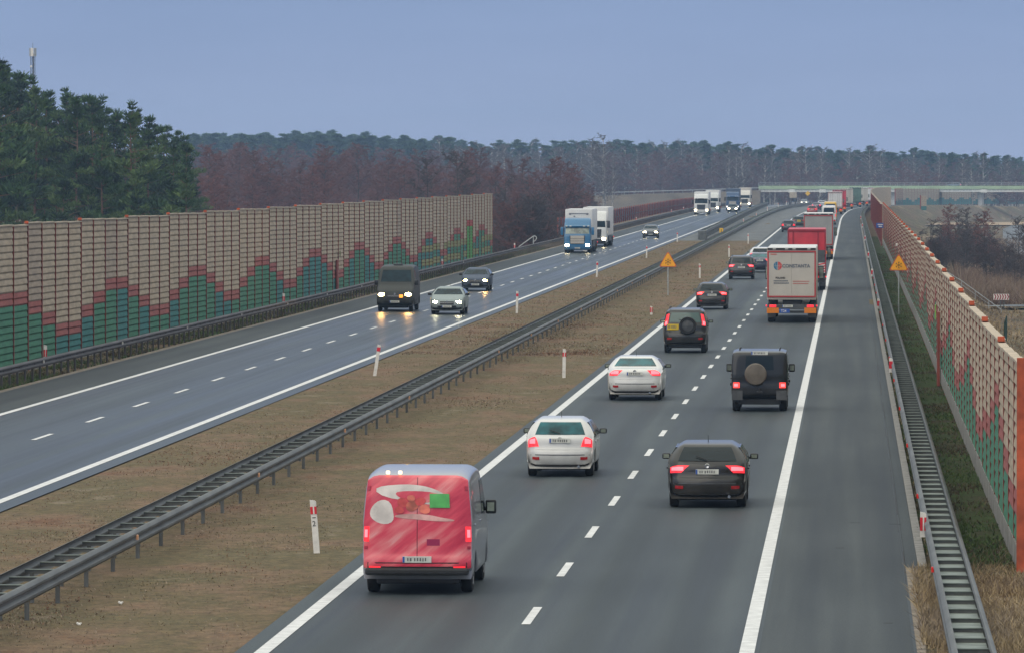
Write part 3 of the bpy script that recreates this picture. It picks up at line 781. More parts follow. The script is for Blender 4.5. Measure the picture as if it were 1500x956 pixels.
# escape door on the left wall
MB().box((.16, 368 - yl, 1.1), (.1, 1.1, 2.1), 0, .01).build('door', post_red, wl)
MB().box((.2, 369.5 - yl, 2.5), (.03, .5, .35), 0, .01).build('exit_sign', PB[5], wl)
SEQR = [1, 1, 2, 3, 4, 3, 2, 2]
wr_ = barrier('noise_barrier', 'beige noise wall with red and green steps and orange end post on the right', 3.25, 114.6, 610.6, -1, 7, SEQR, .42, capk=0, teal=0, poff=.0045, top=lambda y: min(.35, max(0, (y - 130) * .0022)))
MB().box((.02, -.16, 2.0), (.28, .14, 4.15), 0, .01).build('end_post', cap_or, wr_)
MB().box((-.16, 214.5 - 114.6, 1.3), (.1, 1.2, 2.6), 0, .01).build('door', post_red, wr_)
eb = MB().box((-.24, 216.5 - 114.6, 2.55), (.04, .5, .5), 0, .01)
eb.build('exit_sign', pm('exit_sign_green', (.22, .45, .08), .5), wr_)
wrb = barrier('noise_barrier', 'dark red brown noise wall continuing beyond the blue sign', 3.1, 615, 1327, -1, 8, SEQR, .2, xf=lambda y: sx(3.1, y) - 3.1, sp=8., plain=lambda i, y: [1] * 8, capk=-1)
# far wall beyond the bend, with a green foot
def far_wall(name, label, pts, rows, green, h0):
    root = empty(name, label, 'noise wall', (*pts[0], 0)); k = 0
    for (xa, ya), (xb, yb) in zip(pts, pts[1:]):
        l = math.hypot(xb - xa, yb - ya); n = max(1, int(l / 8)); ang = math.atan2(yb - ya, xb - xa)
        for i in range(n):
            t0 = (i + .5) / n; cx, cy = xa + (xb - xa) * t0 - pts[0][0], ya + (yb - ya) * t0 - pts[0][1]
            rot = Matrix.Rotation(ang, 3, 'Z'); zb = h0 + zr(cy + pts[0][1]) * .5; g = green[k % len(green)]; k += 1
            mb = MB()
            for r in range(rows): mb.box((cx, cy, zb + r * .5 + .25), (l / n - .15, .18, .47), 3 if r < g else 0, 0, rot)
            mb.build('panel', PB, root)
            MB().box((cx - math.cos(ang) * l / n / 2, cy - math.sin(ang) * l / n / 2, zb + rows * .25), (.2, .24, rows * .5 + .2), 0, 0, rot).build('post', post_red, root)
    return root
far_wall('noise_barrier', 'distant pale noise wall with green foot beyond the overpass pier', [(at(1311, 1500), 1500), (at(1322, 1640), 1640), (at(1500, 2060), 2060), (at(1560, 2120), 2120)], 9, (3, 3, 4, 3, 2, 3, 4, 4), -1.0)
far_wall('noise_barrier', 'short pale noise wall piece with green foot standing before the distant wall', [(at(1348, 1440), 1440), (at(1357, 1441), 1441)], 7, (2,), -1.55)
# low dark red screen beyond the left wall
sr = empty('screen_fence', 'low dark maroon screen fence along the left carriageway beyond the gap', 'fence', (-33.6, 690, 0))
mar = pm('maroon_screen', (.060, .018, .026), .5, var=.3, scale=.6, stretch=(1, .2, 1)); mar2 = pm('rust_screen', (.21, .070, .040), .6, var=.4, scale=.8)
for i in range(78):
    y = i * 8; Y = 690 + y; dx = sx(-33.6, Y) + 33.6
    MB().box((dx, y + 4, 1.05 + zr(Y)), (.08, 7.9, 1.9), 0).build('panel', mar2 if 33 <= i < 38 or (i > 38 and rnd.random() < .12) else mar, sr)
    MB().box((dx + .1, y, 1.1 + zr(Y)), (.16, .16, 2.2), 0).build('post', post_red if i else cap_or, sr)
rl = MB().sweep([(.14, .95), (.20, .95), (.20, 1.03), (.14, 1.03), (.14, .95)], list(range(0, 625, 40)), lambda y: (sx(-33.6, 690 + y) + 33.6, zr(690 + y)))
rl.build('rail', steel_d, sr)

# ------------------------------------------------------------------ guardrails
def wbeam(side):        # W profile, facing side = +1 / -1 along X
    p = [(.0, .44), (.03, .45), (.075, .50), (.075, .54), (.015, .585), (.015, .615), (.075, .66), (.075, .70), (.03, .75), (0, .76)]
    return [(side * x, z) for x, z in p]
def guardrail(name, label, x, y0, y1, double=True, face=1, width=.62, sp=2., post_every=2, mat=None, xf=None, zoff=0., n_refl=0, refl=None, reflside=1, backplate=False):
    root = empty(name, label, 'guardrail', (x, y0, 0)); mat = mat or steel
    ysl = sorted(set([y0, y1] + [y for y in np.arange(y0, y1, 20).tolist()]))
    d = lambda y: ((sx(x, y) - x if xf is None else xf(y)), zr(y) + zoff)
    off = lambda y: d(y + y0)
    ysl = [y - y0 for y in ysl]
    for s_, xx in (((face, 0),) if not double else ((face, 0), (-face, -face * width))):
        prof = [(p[0] + xx, p[1]) for p in wbeam(s_)]
        back = [(xx - s_ * .004, p[1]) for p in reversed(wbeam(s_))]
        mb = MB().sweep(prof + [(p[0] - s_ * .006, p[1]) for p in reversed(prof)] + [prof[0]], ysl, off)
        mb.build('rail', mat, root, 40)
    n = int((y1 - y0) / sp); rs = MB(); rp = MB(); ns = npst = 0
    for i in range(n + 1):
        y = i * sp; dx, dz = off(y)
        if double:
            q = MB() if ns < 100 else rs
            q.box((dx - face * width / 2, y, .655 + dz), (width - .03, .10, .014), 1).box((dx - face * width / 2, y - .025, .62 + dz), (width - .03, .008, .08), 0)
            q.box((dx - face * width / 2, y + sp * .5, .585 + dz), (width - .02, sp - .1, .012), 1) if backplate else None
            if ns < 100: q.build('spacer', [mat, steel_g], root)
            ns += 1
        if i % post_every == 0:
            q = MB() if npst < 100 else rp
            for xx in ((-face * .14,) if double else (-face * .06,)):
                q.box((dx + xx, y, .3 + dz - .1), (.06, .12, .8), 0, 0)
                q.box((dx + xx - face * .03, y, .3 + dz - .1), (.012, .14, .8), 0, 0)
            if double: q.box((dx - face * (width - .14), y, .3 + dz - .1), (.06, .12, .8), 0)
            else: q.box((dx - face * .01, y, .6 + dz), (.08, .1, .28), 0)
            if npst < 100: q.build('post', mat, root)
            npst += 1
    if rs.v: tag(rs.build('spacer', [mat, steel_g], root), kind='stuff')
    if rp.v: tag(rp.build('post', mat, root), kind='stuff')
    k = 0
    for k in range(n_refl):
        y = 6 + k * 24; dx, dz = off(y)
        MB().box((dx + reflside * .085, y, .62 + dz), (.05, .06, .10), 0, .01).build('reflector', refl, root)
    return root
steel_g = pm('greenish_steel', (.17, .20, .18), .6, .2, var=.25, scale=3)
guardrail('guardrail', 'double steel ladder guardrail running along the brown median', -13.85, 86, 1390, True, 1, .74, 2., 2, zoff=-.09, n_refl=14, refl=pm('reflector_amber', (.85, .45, .25), .3), reflside=1)
guardrail('guardrail', 'steel ladder guardrail along the hard shoulder before the right wall', 1.52, 76, 1300, True, -1, .50, 2., 2, n_refl=14, refl=pm('reflector_red', (.8, .03, .02), .3), reflside=-1, backplate=True)
guardrail('guardrail', 'weathered single guardrail at the foot of the left wall', -29.62, 190, 1340, False, 1, .62, 2., 1, mat=steel_d, n_refl=12, refl=postw)
xbar = lambda y: (-16.6 + (y - 668) * -.0032) + 16.6
guardrail('crossing_barrier', 'grey steel crossing barrier dividing the paved far median', -16.6, 668, 1330, True, -1, .5, 2., 1, xf=xbar, zoff=.25)
# cap of the barrier end
cb = empty('crash_cushion', 'ribbed grey crash cushion with yellow plate at the barrier nose', 'crash cushion', (-16.35, 664, 0))
mb = MB()
for k in range(6): mb.box((0, k * .8, .5), (.9, .7, .95), 0, .04)
mb.build('cushion_body', steel, cb); 
sp_ = empty('marker_sign', 'small yellow marker plate beside the crossing barrier nose', 'sign', (at(1057, 690), 690, 0))
MB().box((0, 0, .75), (.42, .03, .55), 0, .01).box((0, -.02, .75), (.06, .02, .3), 1).build('sign_face', [pm('sign_yellow', (.80, .46, .02), .5), black], sp_)
MB().tube((0, .03, -.1), (0, .03, .95), .03).build('post', steel, sp_)

# handrails
hr = empty('handrail', 'looped pale tube handrail at the stairs behind the left rail', 'handrail', (0, 0, 0))
hg = lambda px, py, Y=612: Vector((at(px, Y), Y, HC - (py - VY) / F * Y))
MB().path([hg(760, 362), hg(780, 347.5), hg(782.5, 346), hg(785.5, 346.8), hg(786.5, 349), hg(785, 352), hg(782, 354.5)], .05).build('rail', steel_l, hr)
MB().tube(hg(781.5, 347), hg(781.5, 361), .05).build('post', steel_l, hr)
hr = empty('handrail', 'pale metal stair handrail running down the bank behind the right wall', 'handrail', (0, 0, 0))
hg = lambda px, py, Y=495: Vector((at(px, Y), Y, HC - (py - VY) / F * Y))
MB().path([hg(1388, 399), hg(1408, 411), hg(1448, 440), hg(1466, 453)], .035).path([hg(1390, 405.5), hg(1409, 417), hg(1448, 445)], .02).build('rail', steel_l, hr)
for a, b_, c_ in ((1408, 411, 424), (1428, 425.5, 438), (1448, 440, 452), (1466, 453, 460)): MB().tube(hg(a, b_), hg(a, c_), .03).build('post', steel_l, hr)

# ------------------------------------------------------------------ lettering
def text_mesh(body, size, mats, name, parent, loc, rot=(math.pi / 2, 0, 0), ext=.003, align='LEFT', sxx=1., bold=0.):  # built-in font
    cu = bpy.data.curves.new(name, 'FONT'); cu.body = body; cu.size = size; cu.extrude = ext; cu.align_x = align; cu.offset = bold; cu.resolution_u = 3
    tmp = bpy.data.objects.new(name, cu); COL.objects.link(tmp)
    dg = bpy.context.evaluated_depsgraph_get(); dg.update()
    me = bpy.data.meshes.new_from_object(tmp.evaluated_get(dg))
    bpy.data.objects.remove(tmp); bpy.data.curves.remove(cu)
    me.name = name; me.materials.clear(); me.materials.append(mats)
    o = link(name, me, parent, loc); o.rotation_euler = rot; o.scale = (sxx, 1, 1)
    return o
ink = pm('lettering_grey', (.10, .12, .15), .6); ink_red = pm('lettering_red', (.52, .12, .10), .6); ink_b = pm('lettering_black', (.015, .015, .015), .6)

# ------------------------------------------------------------------ delineator posts and signs
def delineator(loc, label, h=1.1, band=.83, num=None, lean=0., style='half', group='white roadside delineator posts', far=False, z=0.):
    root = empty('delineator_post', label, 'post', loc, 0, group); root.rotation_euler = (0, lean, 0)
    w = .12
    MB().prism_y([(-w / 2, -.15 if z == 0 else 0), (w / 2, -.15 if z == 0 else 0), (w / 2, h - .05), (w / 2 - .02, h - .02), (-w / 2, h)], -.03, .03).build('post', postw, root)
    b = MB(); zz = h * band if h > .8 else h * .52; bh = .15 if h > .8 else .26
    if style == 'half':
        b.box((-w * .30, -.004, zz), (w * .42, .07, bh), 0); b.box((w * .32, -.004, zz), (w * .36, .07, bh), 0); b.box((0.005, -.006, zz), (w * .22, .072, bh), 1)
    else: b.box((0, -.002, zz), (w * 1.03, .072, bh), 0)
    b.build('red_band', [redband, postw], root)
    if num:
        text_mesh(num, .15, ink_b, 'number', root, (-.045, -.034, h * .50))
        MB().box((0, -.032, h * .66), (.07, .006, .018), 0).build('hectometre_mark', ink_b, root)
    return root
delineator(gp(464, 808), 'white post numbered 2 with red band on the median beside the red van', 1.05, .80, '2', -.075)
delineator(gp(549, 549), 'leaning white post with red band at the inner edge of the left carriageway', 1.15, .85, None, .15, 'full')
delineator(gp(757, 458), 'white red-banded post on the median edge in front of the silver saloon', 1.15, .82, None, .03, 'full')
delineator(gp(826, 552), 'white post with red band on the median beside the white saloon', 1.05, .8, None, .02)
delineator(gp(954, 460), 'short white post on the median grass left of the black off-roader with yellow plate', .42, .55, None, 0)
delineator(gp(1025, 407), 'white post on the median grass left of the grey crossover', 1.0, .8, None, 0)
delineator(gp(874, 406), 'white post with red head beside the blue truck at the median edge', 1.1, .85, None, .05, 'full')
delineator(gp(947, 378), 'white red-headed post at the median edge left of the yellow snowflake sign', 1.05, .85, None, .03, 'full')
delineator(gp(992, 354), 'small white red-headed post at the median edge past the yellow snowflake sign', 1.0, .85, None, .02, 'full')
delineator(gp(1068, 376), 'white post on the median beside the queue, where the grass ends', 1.05, .8, None, 0)
far_l = 'tiny white post far along the paved median'
for px, py in ((1096, 357), (1089, 332), (1108, 322), (1124, 312), (1140, 305), (1152, 301), (1168, 297)):
    delineator(gp(px, py), far_l, 1.05, .8, None, 0, group='tiny far median posts')
rl_ = ['white and red post clipped to the right guardrail near the end of the wall', 'white and red post clipped to the right guardrail beside the off-road car', 'white and red post clipped to the right guardrail beside the trailer with lettering', 'white and red post clipped to the right guardrail before the right snowflake sign']
for k, (px, py) in enumerate(((1366, 783), (1320, 543), (1300, 451), (1287, 404), (1282, 377), (1277, 352), (1273, 333), (1270, 321))):
    d_ = F; Y = (HC - .45) * F / (py - VY)
    delineator((1.42, Y, .42), rl_[k] if k < 4 else 'tiny white and red post clipped to the far right guardrail', .52 if k else .50, .5, None, 0, 'full' if k else 'half', 'posts clipped to the right guardrail', z=1)
ll_ = ['white and red post on the left guardrail at the frame edge under the wall', 'white and red post on the left guardrail halfway along the wall', 'white and red post on the left guardrail beside the dark van']
for k, (px, py) in enumerate(((51, 529), (412, 446), (618, 391), (737, 366), (815, 347), (857, 336), (921, 324), (984, 308), (957, 312))):
    Y = (HC - .6) * F / (py - VY)
    delineator((sx(-29.75, Y), Y, .55 + zr(Y)), ll_[k] if k < 3 else 'tiny white post on the far left guardrail', .62, .5, None, 0, 'half', 'posts on the left guardrail', z=1)

def warning_sign(loc, label, h, s, pole_r=.035):
    root = empty('warning_sign', label, 'road sign', loc)
    def tri(k, y0, y1, mi, mb):
        a = s * k; c = h + s * .29
        pts = []
        for t in (90, 210, 330):                       # rounded corners
            for q in (-25, 0, 25):
                cx, cz = (a * .577 - .07 * s) * math.cos(R(t)), c + (a * .577 - .07 * s) * math.sin(R(t))
                pts.append((cx + .07 * s * math.cos(R(t + q * 2)), cz + .07 * s * math.sin(R(t + q * 2))))
        mb.prism_y(pts, y0, y1, mi)
    mb = MB(); tri(1., -.02, .012, 0, mb); mb.build('sign_plate', redor, root)
    mb = MB(); tri(.86, -.026, -.021, 0, mb); mb.build('sign_face', yellow_s, root)
    mb = MB(); c = h + s * .29
    for k in range(6):
        rot = Matrix.Rotation(R(60 * k), 3, 'Y')
        mb.box(rot @ Vector((0, -.03, s * .095)) + Vector((0, 0, c - s * .02)), (s * .022, .006, s * .17), 0, 0, rot)
        for q in (-1, 1):
            r2 = rot @ Matrix.Rotation(R(45 * q), 3, 'Y'); mb.box(rot @ Vector((q * s * .022, -.03, s * .155)) + Vector((0, 0, c - s * .02)), (s * .02, .006, s * .07), 0, 0, r2)
    mb.build('snowflake', ink_b, root)
    MB().tube((0, .045, -.15), (0, .045, h + s * .5), pole_r, n=8).build('pole', steel_l, root, 40)
    return root
redor = pm('sign_border_orange', (.62, .11, .015), .45); yellow_s = pm('sign_face_yellow', (.90, .40, .01), .5, var=.06, scale=3)
g = gp(978.5, 432); warning_sign(g, 'yellow triangular snowflake warning sign standing on the median grass', 1.74, 1.0)
Y = 322; warning_sign((at(1316.5, Y), Y, -.04), 'yellow triangular snowflake warning sign in front of the right noise wall', 2.35, .95)
# blue sign on a tall pole by the change of wall
bs = empty('blue_sign', 'small blue road sign on a tall pole where the right wall turns dark', 'road sign', (at(1294.5, 600), 600, 0))
MB().tube((0, 0, -.1), (0, 0, 4.3), .05, n=8).build('pole', pm('pole_pale_green', (.30, .36, .30), .6), bs)
MB().box((-.35, -.07, 2.15), (.8, .04, .5), 0, .03).build('sign_face', plateblue, bs)
MB().box((-.35, -.095, 2.24), (.5, .01, .09), 0).box((-.33, -.095, 2.05), (.34, .01, .1), 0).build('white_mark', postw, bs)
# small white lamp on the wall
sn = empty('wall_lamp', 'small white lamp fixed to the right noise wall above the snowflake sign', 'lamp', (3.16, 415, 2.45))
MB().box((0, 0, .06), (.22, .22, .22), 0, .06).build('lamp_cap', postw, sn); MB().box((.05, 0, -.15), (.05, .05, .3), 0).build('bracket', steel, sn)
# chevron board by the side road
Yc = 505; zc = lambda py: HC - (py - VY) / F * Yc
ch = empty('chevron_sign', 'red and white chevron board at the bend of the lower side road', 'road sign', (at(1466, Yc), Yc, zc(460)))
mb = MB().box((0, 0, 1.45), (1.3, .03, .50), 0, .005)
for k in range(6):
    x = -.6 + k * .21
    mb.add([(x, -.02, 1.22), (x + .1, -.02, 1.22), (x + .2, -.02, 1.45), (x + .1, -.02, 1.68), (x, -.02, 1.68), (x + .1, -.02, 1.45)], [(0, 1, 2, 5), (5, 2, 3, 4)], 1)
mb.build('sign_face', [postw, pm('chevron_red', (.33, .02, .04), .5)], ch)
for x in (-.05, .22): MB().tube((x, .04, -.3), (x, .04, 1.6), .04).build('post', steel, ch)
# small mesh fence behind the near right wall
mf = empty('mesh_fence', 'dark green mesh fence behind the near end of the right wall', 'fence', (9.2, 350, -2.9))
for k in range(6):
    MB().tube((.1 * k - .5, (k - 2) * 3, -.3), (.1 * k - .5, (k - 2) * 3, 1.9), .04).build('post', pm('fence_green', (.02, .05, .035), .6), mf)
mb = MB()
for z in np.arange(.1, 1.8, .2): mb.tube((-.7, -6, z), (-.2, 9, z), .008, n=3)
mb.build('wire_mesh', MATS['fence_green'], mf)

# ------------------------------------------------------------------ vehicles
P_ = {}
def P(n, c, **k): return paint('paint_' + n, c, **k)
# 1 red van with printed rear
def livery():
    m = bpy.data.materials.new('printed_red_livery'); m.use_nodes = True
    N, L = nodes(m); b = N['Principled BSDF']; b.inputs['Roughness'].default_value = .35; b.inputs['Coat Weight'].default_value = .4
    tc = N.new('ShaderNodeTexCoord')
    mp = N.new('ShaderNodeMapping'); mp.inputs['Scale'].default_value = (.55, .2, 3.0); m0 = N.new('ShaderNodeMapping'); m0.inputs['Rotation'].default_value = (0, R(38), 0)
    L.new(tc.outputs['Object'], m0.inputs[0]); L.new(m0.outputs[0], mp.inputs[0])
    a = N.new('ShaderNodeTexNoise'); a.inputs['Scale'].default_value = 1.6; a.inputs['Detail'].default_value = 3; L.new(mp.outputs[0], a.inputs['Vector'])
    r = ramp(N, [(.34, (.50, .015, .05)), (.48, (.66, .05, .085)), (.62, (.72, .17, .18)), (.75, (.75, .40, .38))]); L.new(a.outputs['Fac'], r.inputs['Fac'])
    L.new(r.outputs['Color'], b.inputs['Base Color'])
    return m
liv = livery()
root, b = car('red and pink delivery van with printed rear doors and green badge', 'van', 614, 868, 1.98, 2.25, P('silver', (.34, .34, .37), metal=.4), name='delivery_van', cat='van', rear_glass=None, tl='van', tail=tail_on, L=5.0, mirror_mat=black, plate_on=3.0, wr=.34)
rd = b.patch(1.6, 7.75, -1., 1., .01, 30, 18, -1., 1.).build('rear_door', liv, root, 30)
pk = pm('print_cream', (.66, .60, .55), .4, var=.2, scale=3); pk2 = pm('print_coral', (.62, .15, .10), .4, var=.45, scale=4); pk3 = pm('print_green', (.09, .42, .10), .4, var=.15, scale=5)
blob(b, 6.82, -.10, .34, .60, .014, seed=3, wob=.16, a0=-.35).build('printed_swirl', pk, rd)
blob(b, 6.72, .02, .17, .46, .017, seed=23, wob=.14, a0=-.45).build('printed_swirl', liv, rd)
blob(b, 6.25, -.66, .34, .24, .014, seed=5, wob=.1).build('printed_swirl', pk, rd)
blob(b, 6.13, .12, .11, .50, .016, seed=11, wob=.2, a0=-.4).build('printed_swirl', pm('print_rose', (.66, .36, .33), .4, var=.25, scale=4), rd)
for q, (cu, ct, rr) in enumerate(((6.55, -.28, .11), (6.46, -.10, .12), (6.58, .06, .10), (6.38, .14, .11), (6.36, -.34, .09), (6.66, -.12, .08))):
    blob(b, cu, ct, rr * 1.1, rr, .020 + .002 * q, n=16, seed=30 + q, wob=.06).build('printed_berry', pk2 if q % 2 else pm('print_dark_red', (.45, .05, .05), .4, var=.4, scale=6), rd)
b.patch(6.42, 6.78, .24, .62, .034, 4, 6).build('printed_badge', pk3, rd)
b.patch(2.9, 7.55, -.006, .006, .013, 24, 2).build('door_gap', pm('gap_dark', (.10, .01, .02), .6), rd)
for sg in (-1, 1):
    for u in (4.2, 6.9): b.patch(u, u + .16, *sorted((sg * .93, sg * .985)), .022, 3, 3).build('hinge', pm('hinge_red', (.40, .03, .06), .45), rd)
b.patch(4.4, 4.75, .18, .42, .014, 4, 6).build('door_handle', pm('print_crimson', (.30, .01, .07), .5), rd)
MB().box((0, b.y0 - .02, .43), (1.86, .14, .13), 0, .04).build('step_bumper', black, root)
for x in (-.34, -.12): MB().box((x - .2, b.y0 + .27, 2.19), (.07, .05, .06), 0, .015).build('roof_lamp', pm('warm_roof_lamp', (.9, .7, .4), .3, emit=(1, .75, .4), es=2.), root)
# others, rear views
car('white hatchback with red lamps in the left lane, following the red van', 'hatch', 822, 696, 1.70, 1.47, P('white', (.60, .595, .575)), tl='block', tail=tail_on, rear_glass=glass_teal, plate_on=4.95, roof=1)
car('black hatchback with silvery roof and lit red lamps in the right lane', 'hatch', 1037, 741, 1.80, 1.48, P('black', (.009, .009, .009)), tl='wide', tail=tail_on, L=4.35, rear_glass=glass, plate_on=4.45)
car('white saloon car in the left lane between the white hatchback and the black off-roader', 'sedan', 931, 585, 1.82, 1.46, P('pearl_white', (.64, .635, .61)), tl='wide', tail=tail_on, rear_glass=glass_teal, plate_on=4.5)
# boxy off-roader
root, b = car('boxy black off-road car with round brown spare wheel cover', 'offroad', 1113, 601, 1.76, 1.95, P('gloss_black', (.008, .009, .009), grime=.28, gz=1.0), tl='low', tail=tail_hot, plate=platew, wr=.38, cat='off-road car', name='off_road_car', rear_glass=glass, plate_on=7.45, badge=False)
scv = MB().lathe_x((0, 0, 0), [(-.17, .30), (-.17, .001)], 28)
scv.lathe_x((0, 0, 0), [(.0, .345), (.15, .35), (.19, .32), (.20, .25), (.205, .001)], 28)
o = scv.build('spare_wheel_cover', pm('spare_cover_brown', (.12, .098, .075), .45, var=.2, scale=4), root, 35, loc=(.0 - .12, b.y0 - .02, 1.19)); o.rotation_euler = (0, 0, -math.pi / 2)
mb = MB(); stp = MB()
for sg in (-1, 1): MB().box((sg * .70, b.y0 - .01, .52), (.34, .06, .30), 0, .01).build('mud_flap', greyp, root)
MB().box((0, b.y0 - .08, .62), (.18, .22, .08), 0, .02).tube((0, b.y0 - .17, .66), (0, b.y0 - .17, .76), .035).build('tow_hitch', black, root)
for sg in (-1, 1):
    for z in (.0,): MB().box((sg * .90, .0, 1.05), (.05, 3.5, .05), 0, .015).build('side_trim', greyp, root)
    for ax in (b.y0 + .19 * b.L, b.y1 - .19 * b.L): MB().box((sg * .885, ax, .86), (.10, .95, .10), 0, .03).build('fender_flare', black, root)
# older SUV with yellow plate
root, b = car('black off-road car with yellow number plate and exposed rear spare wheel', 'suv', 1004, 516, 1.82, 1.86, P('dark_green_black', (.010, .011, .011), grime=.3, gz=1.0), tl='tall', tail=tail_on, plate=(-.52, platey), plate_on=4.9, wr=.37, cat='off-road car', name='off_road_car', rear_glass=pm('green_rear_glass', (.02, .06, .055), .1, spec=.7), badge=False)
for q, nm, mt in (([(-.1, .22), (-.12, .34), (.02, .36), (.14, .34), (.14, .24)], 'spare_wheel', tyre), ([(.10, .25), (.12, .15), (.15, .001)], 'spare_wheel_hub', greyp)):
    o = MB().lathe_x((0, 0, 0), q, 26).build(nm, mt, root, 35, loc=(.12, b.y0 - .02, 1.15)); o.rotation_euler = (0, 0, -math.pi / 2)
car('small black hatchback with white roof edge braking beside the left line', 'hatch', 1043, 453, 1.74, 1.48, P('night_black', (.009, .009, .011)), tl='wide', tail=tail_hot, rear_glass=glass, plate_on=4.3)
car('dark grey crossover car behind the dark blue saloon', 'suv', 1086, 409, 1.82, 1.66, P('dark_grey', (.034, .034, .036)), tl='wide', tail=tail_on, rear_glass=glass, plate_on=4.2)
car('dark blue saloon car half hidden by the lettered trailer', 'sedan', 1113, 399, 1.78, 1.45, P('deep_blue', (.022, .028, .06)), tl='wide', tail=tail_on, rear_glass=glass_teal, plate_on=4.5)
car('white hatchback ahead of the dark blue saloon, half hidden by the trailer', 'hatch', 1114, 389, 1.78, 1.48, P('plain_white', (.60, .60, .60)), tl='block', tail=tail_on)
car('dark hatchback beside the red tipper trailer in the left lane', 'hatch', 1155, 340, 1.75, 1.48, P('dark_navy', (.022, .024, .034)), tl='block', tail=tail_on, far=True)
car('dark green car with yellow plate beside the grey trailer', 'hatch', 1170, 333, 1.76, 1.5, P('bottle_green', (.02, .035, .028)), tl='wide', tail=tail_off, plate=platey, far=True)
car('red car far ahead beside the white lorry', 'hatch', 1190, 0, 1.8, 1.6, P('car_red', (.30, .04, .035)), tl='wide', Y=1040, far=True)
car('small dark purple car in the far queue past the red car', 'sedan', 1196, 0, 1.8, 1.5, P('plum', (.06, .03, .06)), tl='block', Y=1160, far=True)
car('small silver car at the head of the left lane queue', 'sedan', 1204, 0, 1.8, 1.5, P('far_silver', (.40, .42, .45)), tl='block', Y=1270, far=True)
car('white high-roof van between the grey trailer and the yellow van', 'van', 1214.5, 0, 2.0, 2.75, P('van_white', (.62, .61, .59)), tl='van', Y=846, far=True, name='panel_van', cat='van', L=5.8)
car('yellow van just ahead of the white high-roof van', 'van', 1216.5, 0, 1.95, 3.0, P('van_yellow', (.62, .38, .02)), tl='van', Y=905, far=True, name='panel_van', cat='van', L=5.6)
# oncoming
root, b = car('dark grey oncoming van with warm headlights and high roof', 'van', 579, 456, 1.96, 2.48, P('van_charcoal', (.040, .042, .038), grime=.2, dull=True), front=True, lamp=head_y, name='panel_van', cat='van', L=5.8, wr=.34, tl='van')
MB().box((.0, .2, 2.50), (.5, .5, .06), 0, .02).build('roof_vent', greyp, root)
MB().box((-.35, b.y1 + .0, .82), (.2, .05, .16), 0, .03).build('fog_lamp', pm('fog_amber', (.8, .3, .02), .3, emit=(1, .4, .05), es=1.2), root)
car('silver grey oncoming saloon with white headlights in the inner lane', 'sedan', 656, 460, 1.80, 1.44, P('pale_silver', (.28, .325, .325), metal=.2, dull=True), front=True, lamp=head_w)
car('dark blue grey oncoming hatchback with warm headlights behind the dark van', 'hatch', 697, 426, 1.78, 1.46, P('slate_blue', (.065, .085, .125), grime=.2, dull=True), front=True, lamp=head_y)
car('lone oncoming car with white headlights past the two trucks', 'hatch', 953, 349, 1.82, 1.5, P('dim_grey', (.06, .07, .08)), front=True, lamp=head_far, far=True)
car('dark oncoming car in front of the dark blue truck', 'suv', 1073, 312, 1.82, 1.6, P('dark_teal', (.02, .03, .034)), front=True, lamp=head_far, far=True)
car('tiny oncoming car with one visible headlight coming round the far bend', 'hatch', 1178, 0, 1.8, 1.5, P('far_grey', (.2, .2, .2)), front=True, lamp=pm('faint_headlight', (.8, .8, .7), .3, emit=(1, .95, .75), es=4), Y=1600, far=True)
# blue and white lorries
cream = pm('trailer_cream', (.47, .43, .375), .45, var=.06, scale=1.2); tw = pm('trailer_white', (.63, .62, .60), .45, var=.06, scale=.8); tg = pm('trailer_grey', (.30, .295, .285), .5, var=.08, scale=1.)
red_t = pm('tipper_red', (.52, .025, .040), .4, var=.15, scale=1.2); frame_r = pm('frame_red', (.40, .035, .035), .5)
rt = truck('cream box trailer lettered CONSTANTA with red frame, in the right lane', 1160, 302, cream, P('cab_white', (.6, .6, .6)), H=3.72, W=2.46, frame=frame_r, roofm=tw, text=True)
# lettering of the trailer
tl_ = [o for o in rt.children if o.name.startswith('trailer')][0]
text_mesh('CONSTANTA', .235, ink, 'lettering', tl_, (-.47, -.055, 2.76), sxx=.97, bold=.006)
text_mesh('POLAND', .12, ink_b, 'lettering', tl_, (-.80, -.055, 2.20), sxx=1.0, bold=.004)
for z, w in ((2.09, .66), (1.98, .72)):
    mb = MB(); x = -.90
    while x < -.90 + w:
        q = rnd.uniform(.03, .09); mb.box((x + q / 2, -.052, z), (q * .8, .006, .05), 0); x += q
    mb.build('small_print', ink, tl_)
for z in (2.07, 1.96):
    mb = MB(); x = .06
    while x < .82: q = rnd.uniform(.03, .1); mb.box((x + q / 2, -.052, z), (q * .85, .006, .035), 0); x += q
    mb.build('small_print', ink_red, tl_)
mb = MB().box((-.90, -.052, 3.42), (.32, .006, .05), 0); mb.build('small_print', ink_red, tl_)
for nm, a0, a1, cx, mt in (('emblem_left_half', 90, 270, -.705, pm('emblem_blue', (.03, .16, .28), .5)), ('emblem_right_half', -90, 90, -.675, pm('emblem_red', (.55, .05, .05), .5))):
    mb = MB(); pts = [(cx + .19 * math.cos(R(a0 + (a1 - a0) * k / 16)), 2.84 + .21 * math.sin(R(a0 + (a1 - a0) * k / 16))) for k in range(17)]
    mb.prism_y(pts, -.05, -.043); mb.build(nm, mt, tl_)
wm = MB().box((-.69, -.054, 2.84), (.40, .006, .012), 0)
for s_ in (-1, 1): wm.box((-.69 + s_ * .09, -.054, 2.84), (.012, .006, .34), 0, 0, Matrix.Rotation(R(14 * s_), 3, 'Y'))
wm.build('emblem_line', cream, tl_)
text_mesh('T24', .17, postw, 'lettering', rt, (-.53, -.092, .54), bold=.002)
truck('red tipper truck with dark underside behind red and white striped boards', 1182, 384, red_t, P('cab_red', (.45, .03, .03)), H=3.86, W=2.4, L=9.5, frame=pm('tipper_dark_red', (.30, .012, .025), .45), rear='tip', plates='stripe', beacon=True)
